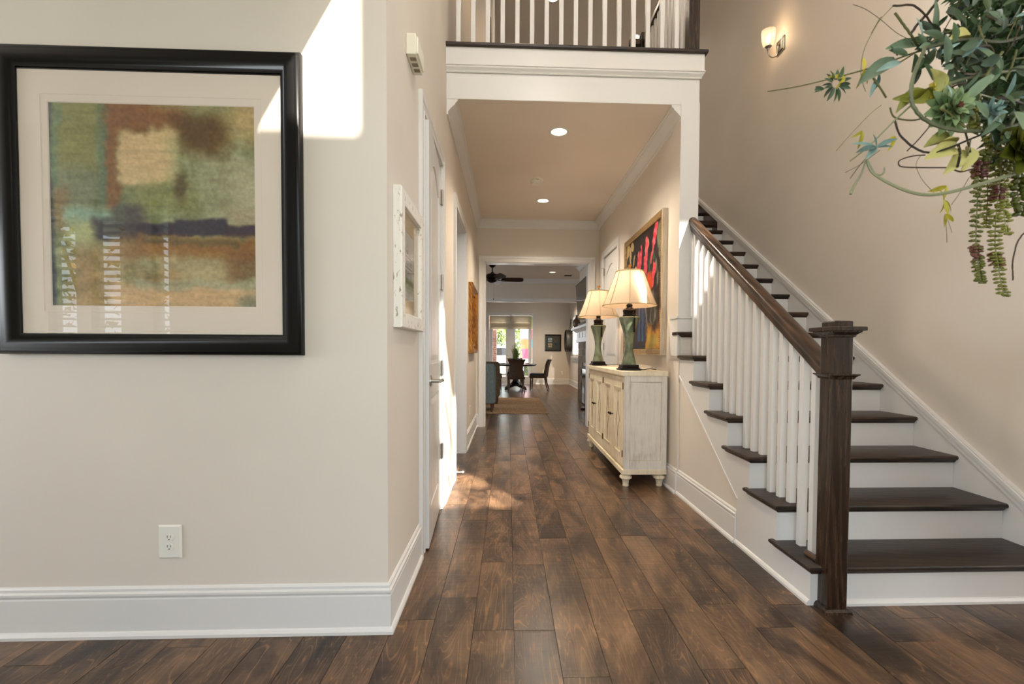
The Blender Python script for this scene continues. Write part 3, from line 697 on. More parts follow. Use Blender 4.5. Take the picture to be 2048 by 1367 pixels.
cv.rect(.235, .30, -.1, .50, (98, 124, 104), .8, .03); cv.rect(.26, .66, -.1, .125, (138, 92, 50), .9, .04); cv.rect(.265, .325, .05, .52, (142, 98, 58), .85, .02)
cv.rect(.60, .86, .04, .24, (98, 72, 34), .9, .07); cv.rect(.74, .86, .12, .20, (112, 82, 40), .6, .07)
cv.rect(.86, 1.1, -.1, .16, (188, 164, 118), .85, .08); cv.rect(.50, .80, -.1, .03, (168, 160, 118), .7, .03)
cv.rect(.325, .615, .125, .385, (208, 182, 140), .97, .025); cv.rect(.35, .52, .30, .39, (212, 192, 150), .5, .05); cv.rect(.56, .64, .16, .42, (150, 158, 116), .55, .05)
cv.rect(.40, .70, .39, .53, (140, 142, 86), .6, .06); cv.blob(.635, .40, .035, .07, (96, 84, 54), .85, .6)
cv.rect(.88, 1.1, .30, .52, (186, 178, 152), .6, .08); cv.rect(.02, .10, .42, .62, (160, 116, 78), .6, .04, .12)
cv.rect(.07, .30, .53, .60, (146, 176, 160), .8, .03); cv.rect(.08, .24, .59, .70, (186, 190, 142), .8, .04)
cv.rect(.86, 1.1, .52, .60, (176, 158, 134), .6, .05)
cv.rect(.30, .44, .49, .57, (80, 74, 76), .85, .03); cv.rect(.22, .46, .57, .68, (64, 54, 66), .9, .03)
cv.rect(.42, .68, .585, .648, (54, 42, 64), 1, .012, .05); cv.rect(.60, .86, .560, .640, (56, 54, 72), .95, .012, .05); cv.rect(.84, 1.1, .590, .645, (62, 50, 66), .95, .012, .04)
cv.rect(.42, 1.1, .650, .765, (152, 106, 52), .85, .03); cv.rect(.30, .46, .66, .80, (140, 106, 62), .8, .05); cv.rect(.45, .9, .66, .69, (96, 92, 64), .6, .015)
cv.rect(.50, .90, .75, .90, (182, 166, 128), .85, .05); cv.rect(.84, 1.1, .70, .87, (128, 96, 62), .75, .05); cv.rect(.40, .62, .82, .90, (168, 128, 82), .5, .04)
cv.rect(.08, .36, .70, 1.1, (176, 142, 96), .7, .06); cv.rect(.28, 1.1, .885, 1.1, (208, 176, 136), .9, .03); cv.rect(.40, 1.1, .86, .905, (164, 170, 146), .6, .02); cv.rect(.92, 1.1, .93, 1.1, (120, 130, 112), .7, .03)
cv.c = (cv.c-128)*1.15+120; cv.c *= (1+cv.n3*.22)[..., None]; cv.c += (fbm(cv.u*90, cv.v*90, 3, 3)-.5)[..., None]*34
art_mesh('art_print', cv, lambda u, v: (ax0+(ax1-ax0)*u, yb0, az1+(az0-az1)*v), pr, .7)
bm = new_bm(); box(bm, ix0-.002, ix1+.002, YF-.0165, YF-.0145, iz0-.002, iz1+.002); obj('glazing', bm, M['picture_glass'], pr)

# ---- distressed white frame with a house watercolour, on the hall side of the left wall
M['distress'] = paint('distressed_white_wood', (226, 222, 214), .6, bump=.05, scale=60)
N, L, b = nodes(M['distress']); g = N.new('ShaderNodeNewGeometry'); n = N.new('ShaderNodeTexNoise'); n.inputs['Scale'].default_value = 70; n.inputs['Detail'].default_value = 4; n.inputs['Roughness'].default_value = .7
sv = N.new('ShaderNodeVectorMath'); sv.operation = 'MULTIPLY'; sv.inputs[1].default_value = (1, 1, .35); L.new(g.outputs['Position'], sv.inputs[0]); L.new(sv.outputs[0], n.inputs['Vector'])
r = ramp(N, [(.36, lin((150, 138, 120))), (.41, lin((226, 222, 214)))]); L.new(n.outputs['Fac'], r.inputs['Fac']); L.new(r.outputs['Color'], b.inputs['Base Color'])
PY0, PY1, PZ0, PZ1 = 1.955, 2.460, 1.226, 1.812
pc = thing('framed_watercolour', (XL+.001, (PY0+PY1)/2, PZ0), 'small watercolour of a white house in distressed white frame beside the closet door', 'picture')
def pl(u, v, h): return (XL+.001+h, u, v)
bm = new_bm(); rect_sweep(bm, pl, PY0, PY1, PZ0, PZ1, [(0, 0), (0, .030), (.004, .036), (.060, .036), (.064, .034), (.066, .020), (.066, 0)]); obj('frame', bm, M['distress'], pc)
bm = new_bm(); rect_sweep(bm, pl, PY0+.064, PY1-.064, PZ0+.064, PZ1-.064, [(0, .013), (.075, .013), (.078, .010)]); obj('mat_board', bm, mat('tan_mat', (206, 184, 146), .85), pc)
cv = Canvas(110, 130, (206, 206, 198)); cv.c += cv.n1[..., None]*26
cv.rect(-.1, 1.1, .05, .25, (188, 196, 200), .5, .08); W_ = (228, 226, 218); S_ = (96, 98, 96)
cv.rect(.20, .86, .34, .72, W_, 1, .004, 0)
cv.mix(((cv.v > .20+abs(cv.u-.36)*.75) & (cv.v < .345) & (cv.u < .62)).astype(float), W_)
cv.line((.36, .19), (.16, .35), .008, S_); cv.line((.36, .19), (.60, .36), .008, S_); cv.line((.60, .36), (.90, .38), .010, S_); cv.line((.18, .52), (.88, .53), .009, S_); cv.line((.18, .36), (.60, .37), .006, S_)
for u in (.28, .40, .52, .66, .78): cv.rect(u-.025, u+.025, .40, .49, (70, 78, 82), .9, .003, 0); cv.rect(u-.025, u+.025, .57, .69, (80, 84, 84), .9, .003, 0)
for u in (.22, .34, .46, .59, .72, .85): cv.line((u, .36), (u, .72), .006, (150, 150, 146))
cv.rect(.30, .42, .26, .32, (80, 84, 88), .8, .003, 0)
cv.rect(-.1, 1.1, .70, .80, (104, 120, 58), .9, .03, .16); cv.rect(-.1, .25, .58, .80, (96, 112, 50), .8, .04, .2); cv.rect(-.1, 1.1, .82, .84, (150, 150, 140), .8, .01, .03); cv.rect(.1, .9, .84, .90, (140, 158, 104), .5, .03, .2)
art_mesh('watercolour', cv, lambda u, v: (XL+.011, PY0+.142+(PY1-PY0-.284)*u, PZ1-.142+(PZ0-PZ1+.284)*v), pc, .8)
bm = new_bm(); box(bm, XL+.0165, XL+.018, PY0+.062, PY1-.062, PZ0+.062, PZ1-.062); obj('glazing', bm, M['picture_glass'], pc)

# ---- gilt frame far down the left wall
M['gilt'] = wood('antique_gilt', [(70, 34, 14), (120, 70, 24), (176, 120, 44), (206, 156, 72)], (1, 1, .3), 60, .35, .4, 1, rnd=False)
M['gilt'].node_tree.nodes['Principled BSDF'].inputs['Metallic'].default_value = .5
G0, G1, H0, H1 = 5.62, 6.50, 1.10, 1.955
gp = thing('gilt_mirror', (XL+.001, 6.05, H0), 'gilt framed mirror seen edge-on near the end of the left hall wall', 'mirror')
def pl(u, v, h): return (XL+.001+h, u, v)
bm = new_bm(); rect_sweep(bm, pl, G0, G1, H0, H1, [(0, 0), (0, .040), (.006, .052), (.026, .055), (.036, .046), (.060, .022), (.075, .016), (.09, .026), (.10, .024), (.105, .008), (.105, 0)]); obj('frame', bm, M['gilt'], gp)
bm = new_bm(); box(bm, XL+.002, XL+.009, G0+.10, G1-.10, H0+.10, H1-.10); obj('mirror_glass', bm, mat('mirror', (200, 196, 190), .03, 1), gp)

# ---- large floral painting on the right wall
Q0, Q1, Z0, Z1 = 3.915, 5.21, 1.100, 2.347
fp = thing('floral_painting', (XR-.001, (Q0+Q1)/2, Z0), 'large dark floral painting with red blooms in thick whitewashed frame behind the lamps', 'painting')
def pl(u, v, h): return (XR-.001-h, u, v)
M['whitewash'] = wood('whitewashed_frame', [(168, 152, 128), (200, 188, 168), (222, 212, 196), (232, 226, 214)], (1, 1, .10), 40, .6, .3, 1, rnd=False, wave=0, blotch=.3)
bm = new_bm(); rect_sweep(bm, pl, Q0, Q1, Z0, Z1, [(0, 0), (0, .046), (.006, .048), (.008, .046), (.008, 0)]); obj('frame_side', bm, M['whitewash'], fp)
M['taupe_gilt'] = wood('taupe_gilt_moulding', [(86, 66, 40), (122, 98, 62), (150, 124, 82), (170, 146, 104)], (1, 1, 1), 30, .4, .2, 1, rnd=False)
bm = new_bm(); rect_sweep(bm, pl, Q0+.007, Q1-.007, Z0+.007, Z1-.007, [(0, .046), (.004, .049), (.038, .044), (.042, .041), (.048, .041), (.050, .036), (.050, .02)]); obj('frame_moulding', bm, M['taupe_gilt'], fp)
bm = new_bm()
nz = 60
for i in range(nz): ball(bm, (XR-.001-.0415, Q0+.053, Z0+.06+(Z1-Z0-.12)*i/(nz-1)), .0065, sub=1)
o = obj('beading', bm, M['gilt'], fp, kind='stuff')
cv = Canvas(190, 190, (34, 26, 30))     # u = 0 far end (left in the photo) .. 1 near end
cv.c += cv.n1[..., None]*26
CRM = (196, 172, 118)
for a in ((.03, .05, .05, .10, .3), (.12, .12, .03, .09, -.2), (.05, .24, .03, .05, 0), (.18, .05, .05, .04, .5), (.10, .36, .06, .04, 0), (.30, .30, .04, .05, .2), (.06, .50, .05, .06, 0), (.20, .46, .05, .03, 0), (.62, .16, .04, .08, .4), (.24, .20, .02, .06, .3)): cv.blob(a[0], a[1], a[2], a[3], CRM, .95, .12, .06, a[4])
for a in ((.93, .12, .06, .10), (.96, .26, .03, .06), (.86, .34, .03, .05), (.90, .44, .025, .06), (.80, .58, .03, .05)): cv.blob(*a, (112, 122, 96), .8, .3)
for i, (u, v) in enumerate(((.06, .22), (.10, .26), (.15, .24), (.12, .31))): cv.line((u, v), (u+.03, v+.05), .004, (150, 160, 180), .8)
RED = (196, 52, 66); PNK = (214, 92, 106)
def spike(u, v, du, h, col=RED):
    for i in range(9): cv.blob(u+du*i/8, v+h*i/8, .018+.022*math.sin(PI*min(1, (i+1)/7)), .030, col if i % 2 else PNK, .95, .35, .06)
spike(.46, .12, -.04, .26); spike(.38, .18, 0, .30); spike(.62, .09, -.01, .34, (206, 60, 84)); spike(.86, .02, -.12, .26); spike(.56, .24, .02, .22); spike(.82, .34, -.04, .14)
for a in ((.42, .44, .05, .06), (.52, .46, .04, .05), (.70, .42, .06, .06), (.66, .50, .04, .05), (.74, .48, .04, .05)): cv.blob(*a, (204, 74, 34), .95, .3, .08)
for a in ((.58, .40, .05, .03), (.70, .32, .03, .06), (.50, .36, .02, .05), (.80, .26, .03, .04)): cv.blob(*a, (50, 84, 60), .8, .4)
for i in range(7): cv.line((.42+.03*i, .56), (.40+.035*i, .92), .010, ((40, 74, 120), (70, 116, 160), (32, 40, 74))[i % 3], .85)
cv.blob(.80, .70, .07, .10, (104, 126, 104), .8, .2, .06, .3); cv.blob(.79, .72, .045, .07, (40, 28, 34), .9, .2); cv.line((.60, .62), (.66, .80), .010, (150, 160, 160), .7)
cv.rect(.62, 1.1, .82, 1.1, (190, 132, 40), .85, .05, .14); cv.rect(-.1, .20, .84, 1.1, (176, 80, 40), .85, .05, .14); cv.rect(.7, 1.1, .90, .97, (206, 172, 70), .5, .03, .2); cv.rect(.72, .9, .86, 1.1, (120, 130, 60), .5, .04, .2)
cv.c += (fbm(cv.u*60, cv.v*60, 3, 3)-.5)[..., None]*36
art_mesh('canvas', cv, lambda u, v: (XR-.001-.028, Q1-.05-(Q1-Q0-.10)*u, Z1-.05+(Z0-Z1+.10)*v), fp, .45)

# ------------------------------------------------------------------ small fittings
def outlet(loc, place, label, w=.089, h=.133):
    t = thing('outlet', loc, label, 'outlet')
    def B(b, u0, u1, z0, z1, h0, h1, bev=0):
        vs = []
        for hh, ins in ((h0, 0), (h1, bev)):
            vs += [b.verts.new(place(u, z, hh)) for u, z in ((u0+ins, z0+ins), (u1-ins, z0+ins), (u1-ins, z1-ins), (u0+ins, z1-ins))]
        for f in ((0, 1, 2, 3), (7, 6, 5, 4), (0, 4, 5, 1), (1, 5, 6, 2), (2, 6, 7, 3), (3, 7, 4, 0)): b.faces.new([vs[i] for i in f])
    b = new_bm(); B(b, -w/2, w/2, 0, h, 0, .006, .006); obj('cover_plate', b, M['plastic'], t)
    for zc in (h*.64, h*.355):
        b = new_bm(); n = 20; pts_ = [(.0165*math.cos(2*PI*i/n), zc+max(-.0135, min(.0135, .0165*math.sin(2*PI*i/n)))) for i in range(n)]
        lo = [b.verts.new(place(u, z, .0058)) for u, z in pts_]; hi = [b.verts.new(place(u*.96, zc+(z-zc)*.96, .0082)) for u, z in pts_]
        for i in range(n): j_ = (i+1) % n; b.faces.new((lo[i], lo[j_], hi[j_], hi[i]))
        b.faces.new(hi); soc = obj('socket', b, M['plastic'], t)
        b = new_bm(); B(b, -.0075, -.0052, zc-.001, zc+.009, .0080, .0084); B(b, .0050, .0070, zc-.001, zc+.008, .0080, .0084)
        pts_ = [(.0028*math.cos(2*PI*i/10), zc-.0075+.0028*math.sin(2*PI*i/10)) for i in range(10)]; b.faces.new([b.verts.new(place(u, z, .0084)) for u, z in pts_]); obj('slots', b, M['dark'], soc)
    b = new_bm(); c0 = [(.0025*math.cos(2*PI*i/10), h/2+.0025*math.sin(2*PI*i/10)) for i in range(10)]; lo = [b.verts.new(place(u, z, .0058)) for u, z in c0]; hi = [b.verts.new(place(u, z, .0068)) for u, z in c0]
    for i in range(10): b.faces.new((lo[i], lo[(i+1) % 10], hi[(i+1) % 10], hi[i]))
    b.faces.new(hi); obj('screw', b, M['plastic'], t)
outlet((-1.324, YF, .307), lambda u, z, h: (-1.324+u, YF-.001-h, .307+z), 'white duplex power outlet low on left wall under the large print')
outlet((XL, 5.80, .33), lambda u, z, h: (XL+.001+h, 5.80-u, .33+z), 'white outlet plate on left hall wall under the gilt mirror', .07, .115)

t = thing('door_chime', (XL, 2.29, 2.50), 'white door chime box high on the left wall above the watercolour', 'chime')
b = new_bm(); box(b, XL+.001, XL+.046, 2.205, 2.375, 2.497, 2.592, .003); cb = obj('housing', b, M['cream_plastic'], t)
b = new_bm(); box(b, XL+.044, XL+.055, 2.215, 2.365, 2.505, 2.584, .004); obj('cover', b, M['cream_plastic'], t)
for yc in (2.245, 2.29, 2.335):
    b = new_bm()
    for i in range(4): box(b, XL+.012, XL+.040, yc-.012+.007*i, yc-.009+.007*i, 2.4955, 2.4985)
    obj('grille', b, mat('grille_shadow', (120, 104, 84), .8), t)

def can_light(x, y, z, r, label, power, group=None, warm=(1, .85, .66)):
    t = thing('recessed_light', (x, y, z-.004), label, 'ceiling light', group)
    b = new_bm(); n = 40
    prof = [(r+.022, 0), (r+.020, -.004), (r+.004, -.006), (r, -.004), (r-.006, -.001)]
    lathe(b, prof, n, (x, y, z)); obj('trim_ring', b, M['trim'], t, smooth=True)
    b = new_bm(); lathe(b, [(r-.004, -.0015), (r*.6, -.003), (0, -.0035)], n, (x, y, z)); obj('lens', b, M['can'], t, smooth=True)
    l = bpy.data.lights.new('can_lamp', 'SPOT'); l.energy = power; l.color = warm; l.spot_size = 2.4; l.spot_blend = .8; l.shadow_soft_size = r
    o = bpy.data.objects.new('can_lamp', l); C.objects.link(o); o.parent = t; o.location = (0, 0, -.02)
can_light(.435, 4.107, ZC, .072, 'round recessed ceiling light nearest the camera in the hall ceiling', 215)
can_light(.435, 5.97, ZC, .072, 'round recessed ceiling light beyond the smoke detector in the hall ceiling', 215)
can_light(2.02, 7.575, ZC2, .075, 'glowing recessed light seen upstairs between the right-hand balusters', 60)
can_light(.62, 6.80, ZC2, .075, 'glowing recessed light upstairs at the top edge of the picture', 50)
can_light(.15, 5.3, ZC2, .075, 'added unseen fill light upstairs above the landing', 60, None, (1, .70, .42))  # lamp added out of view to warm the upstairs left wall
t = thing('smoke_detector', (.305, 5.26, ZC-.045), 'round white smoke detector on the hall ceiling between two recessed lights', 'smoke detector')
b = new_bm(); lathe(b, [(.078, 0), (.078, -.006), (.070, -.008), (.0, -.008)], 32, (.305, 5.26, ZC)); obj('base_plate', b, M['plastic'], t, auto=40)
b = new_bm(); lathe(b, [(.062, -.008), (.063, -.022), (.058, -.028), (.055, -.030), (.055, -.036), (.050, -.043), (.0, -.045)], 32, (.305, 5.26, ZC)); obj('body', b, M['plastic'], t, auto=40)
b = new_bm(); box(b, .305, .33, 5.196, 5.199, ZC-.020, ZC-.012); obj('label', b, mat('yellow_label', (190, 180, 40), .5), t)

# lantern added above and in front of the camera, unseen, to balance the light
t = thing('added_lantern', (.45, 1.05, 4.0), 'added unseen fill-light lantern hanging on a long chain above the entry', 'added light')
b = new_bm(); tube(b, [(.45, 1.05, 6.6), (.45, 1.05, 4.55)], .008, 8); lathe(b, [(0, 0), (.07, 0), (.06, -.04), (0, -.04)], 16, (.45, 1.05, 6.6)); obj('chain', b, M['bronze'], t)
b = new_bm()
for i in range(6):
    a, c_ = PI*i/3, PI*(i+1)/3; p0, p1 = Vector((.45+.18*math.cos(a), 1.05+.18*math.sin(a), 0)), Vector((.45+.18*math.cos(c_), 1.05+.18*math.sin(c_), 0)); z0, z1 = Vector((0, 0, 4.0)), Vector((0, 0, 4.42))
    tube(b, [p0+z0, p0+z1, Vector((.45, 1.05, 4.58))], .008, 6); tube(b, [p0+z0, p1+z0], .008, 6); tube(b, [p0+z1, p1+z1], .008, 6)
obj('lantern_frame', b, M['bronze'], t)
for i in range(3): b = new_bm(); ball(b, (.45+.06*math.cos(2.1*i), 1.05+.06*math.sin(2.1*i), 4.22), .025, sz=1.5); obj('bulb', b, M['bulb'], t, smooth=True)
l = bpy.data.lights.new('lantern_fill_lamp', 'POINT'); l.energy = 84; l.color = (1, .88, .74); l.shadow_soft_size = .16
o = bpy.data.objects.new('lantern_fill_lamp', l); C.objects.link(o); o.parent = t; o.location = (0, 0, .22)

# sconce on the stair wall
SG = bpy.data.materials.new('sconce_glass'); SG.use_nodes = True; N = SG.node_tree.nodes; L = SG.node_tree.links; N.clear()
t1 = N.new('ShaderNodeBsdfTransparent'); t2 = N.new('ShaderNodeBsdfTranslucent'); t2.inputs[0].default_value = (1, .93, .85, 1); t3 = N.new('ShaderNodeBsdfGlossy'); t3.inputs['Roughness'].default_value = .1
x1 = N.new('ShaderNodeMixShader'); x1.inputs[0].default_value = .08; x2 = N.new('ShaderNodeMixShader'); x2.inputs[0].default_value = .06; o_ = N.new('ShaderNodeOutputMaterial')
L.new(t1.outputs[0], x1.inputs[1]); L.new(t2.outputs[0], x1.inputs[2]); L.new(x1.outputs[0], x2.inputs[1]); L.new(t3.outputs[0], x2.inputs[2]); L.new(x2.outputs[0], o_.inputs[0])
t = thing('wall_sconce', (XW, 4.375, 3.955), 'lit wall sconce with clear glass shade on the stair wall', 'wall lamp')
b = new_bm(); box(b, XW-.012, XW-.001, 4.312, 4.438, 3.955, 4.083, .003); box(b, XW-.020, XW-.012, 4.325, 4.425, 3.968, 4.070, .003); obj('back_plate', b, M['nickel'], t)
sx = XW-.125; zz = 4.075
b = new_bm(); pts_ = [(XW-.018, 4.375, 4.03), (XW-.032, 4.375, 4.02), (XW-.034, 4.375, 3.97)]+[(XW-.08+.046*math.cos(a), 4.375, 3.955-.046*math.sin(a)) for a in [PI*i/12 for i in range(13)]]+[(sx, 4.375, 3.985)]
tube(b, pts_, .006, 10); tube(b, [(XW-.02, 4.375, 4.03), (XW-.042, 4.375, 4.03)], .011, 12); obj('arm', b, M['nickel'], t, smooth=True)
b = new_bm(); lathe(b, [(0, -.012), (.010, -.010), (.012, .0), (.009, .008), (.026, .016), (.030, .024), (.028, .028), (.0, .028)], 24, (sx, 4.375, 3.985)); obj('cup', b, M['nickel'], t, auto=50)
b = new_bm(); lathe(b, [(.030, .022), (.046, .034), (.056, .08), (.064, .165), (.0625, .165), (.0545, .08), (.044, .036), (.029, .025)], 32, (sx, 4.375, 3.985)); obj('glass_shade', b, SG, t, smooth=True)
b = new_bm(); ball(b, (sx, 4.375, 4.07), .022, sz=1.5); obj('bulb', b, M['bulb'], t, smooth=True)
l = bpy.data.lights.new('sconce_lamp', 'POINT'); l.energy = 7; l.color = (1, .66, .38); l.shadow_soft_size = .03
o = bpy.data.objects.new('sconce_lamp', l); C.objects.link(o); o.parent = t; o.location = Vector((sx, 4.375, 4.08))-wloc(t)

# ------------------------------------------------------------------ sideboard
M['cream_wood'] = wood('cream_distressed_wood', [(178, 160, 128), (222, 209, 182), (234, 224, 200), (240, 232, 214)], (1, 1, .10), 38, .5, .12, 1.2, rnd=False, wave=0, blotch=.55)
M['grey_wood'] = wood('pale_grey_distressed_wood', [(170, 162, 148), (212, 206, 196), (226, 221, 211), (234, 230, 222)], (1, 1, .10), 38, .5, .12, 1.2, rnd=False, wave=0, blotch=.55)
M['groove'] = mat('dark_groove', (96, 74, 46), .8)
SX0, SX1, SY0, SY1 = .958, 1.322, 3.805, 5.50; ST = .968
sb = thing('sideboard', ((SX0+SX1)/2, (SY0+SY1)/2, 0), 'cream distressed sideboard with four carved doors and turned feet against the right wall', 'sideboard')
cw = M['cream_wood']
b = new_bm(); box(b, SX0-.014, SX1+.004, SY0-.012, SY1+.012, ST-.040, ST, .005); obj('top', b, cw, sb)
b = new_bm(); box(b, SX0+.012, SX1, SY0+.006, SY1-.006, .15, ST-.040); obj('carcass', b, cw, sb)
b = new_bm(); box(b, SX0-.010, SX1+.002, SY0-.008, SY1+.008, .108, .150, .004); obj('plinth', b, cw, sb)
# end panel facing the camera
b = new_bm(); ye = SY0+.006
for a in ((SX0+.004, SX0+.016, .15, ST-.04), (SX0+.016, SX0+.052, .15, ST-.04), (SX1-.05, SX1, .15, ST-.04)): box(b, a[0], a[1]-.0015, ye-.010, ye, a[2], a[3])
box(b, SX0+.052, SX1-.05, ye-.010, ye, .15, .225); box(b, SX0+.052, SX1-.05, ye-.010, ye, ST-.088, ST-.04); obj('end_frame', b, M['grey_wood'], sb)
b = new_bm(); box(b, SX0+.056, SX1-.054, ye-.004, ye, .229, ST-.092); obj('end_panel', b, M['grey_wood'], sb)
# doors on the front (facing -X)
dw = (SY1-SY0-.05)/4
def strip(b, pts_, wd, x):
    for (ya_, za_), (yb2, zb2) in zip(pts_, pts_[1:]):
        d = Vector((yb2-ya_, zb2-za_)).normalized(); n_ = Vector((-d.y, d.x))*wd/2
        vs = [b.verts.new((xx, q.x, q.y)) for xx in (x, x-.0012) for q in (Vector((ya_, za_))+n_, Vector((yb2, zb2))+n_, Vector((yb2, zb2))-n_, Vector((ya_, za_))-n_)]
        for f in ((0, 1, 2, 3), (7, 6, 5, 4), (0, 4, 5, 1), (1, 5, 6, 2), (2, 6, 7, 3), (3, 7, 4, 0)): b.faces.new([vs[i] for i in f])
for i in range(4):
    y0 = SY0+.025+i*dw+.003; y1 = y0+dw-.006; z0, z1 = .175, ST-.055; x = SX0+.012
    b = new_bm(); s_ = .075
    box(b, x-.010, x, y0, y0+s_, z0, z1); box(b, x-.010, x, y1-s_, y1, z0, z1); box(b, x-.010, x, y0+s_, y1-s_, z0, z0+.085); box(b, x-.010, x, y0+s_, y1-s_, z1-.085, z1)
    yc = (y0+y1)/2; zc = (z0+z1)/2
    box(b, x-.013, x-.002, y0+s_+.002, y0+s_+.012, z0+.087, z1-.087); box(b, x-.013, x-.002, y1-s_-.012, y1-s_-.002, z0+.087, z1-.087); box(b, x-.013, x-.002, y0+s_, y1-s_, z0+.085, z0+.097); box(b, x-.013, x-.002, y0+s_, y1-s_, z1-.097, z1-.085)
    d = obj('door', b, cw, sb)
    b = new_bm(); box(b, x-.005, x, y0+s_, y1-s_, z0+.085, z1-.085); obj('door_panel', b, cw, d)
    b = new_bm(); strip(b, [(yc, z0+.12), (yc, zc-.17), (yc-.018, zc-.08), (yc-.062, zc), (yc-.018, zc+.08), (yc, zc+.17), (yc, z1-.12)], .0075, x-.005)
    strip(b, [(yc, zc-.17), (yc+.018, zc-.08), (yc+.062, zc), (yc+.018, zc+.08), (yc, zc+.17)], .0075, x-.005); obj('diamond_carving', b, M['groove'], d)
    hy = y0+.010 if i % 2 == 0 else y1-.010
    for z in (z0+.07, z1-.10):
        b = new_bm(); tube(b, [(x-.012, hy, z), (x-.012, hy, z+.06)], .004, 8); box(b, x-.0115, x-.0095, hy-.012, hy+.012, z+.004, z+.056); obj('hinge', b, M['groove'], d)
    ky = y1-.035 if i % 2 == 0 else y0+.035
    b = new_bm(); tube(b, [(x-.009, ky, zc+.02), (x-.028, ky, zc+.02)], .004, 8); ball(b, (x-.033, ky, zc+.02), .011, sub=2); ball(b, (x-.014, ky, zc+.02), .009, sx=.4); obj('knob', b, M['bronze'], d, smooth=True)
fprof = [(.0, 0), (.023, 0), (.027, .008), (.024, .014), (.026, .03), (.030, .055), (.036, .062), (.050, .070), (.052, .082), (.046, .092), (.034, .097), (.036, .108), (0, .108)]
for x, y in ((SX0+.035, SY0+.045), (SX1-.045, SY0+.045), (SX0+.035, SY1-.045), (SX1-.045, SY1-.045)):
    b = new_bm(); lathe(b, fprof, 24, (x, y, 0)); obj('turned_foot', b, M['cream_wood'], sb, smooth=True)

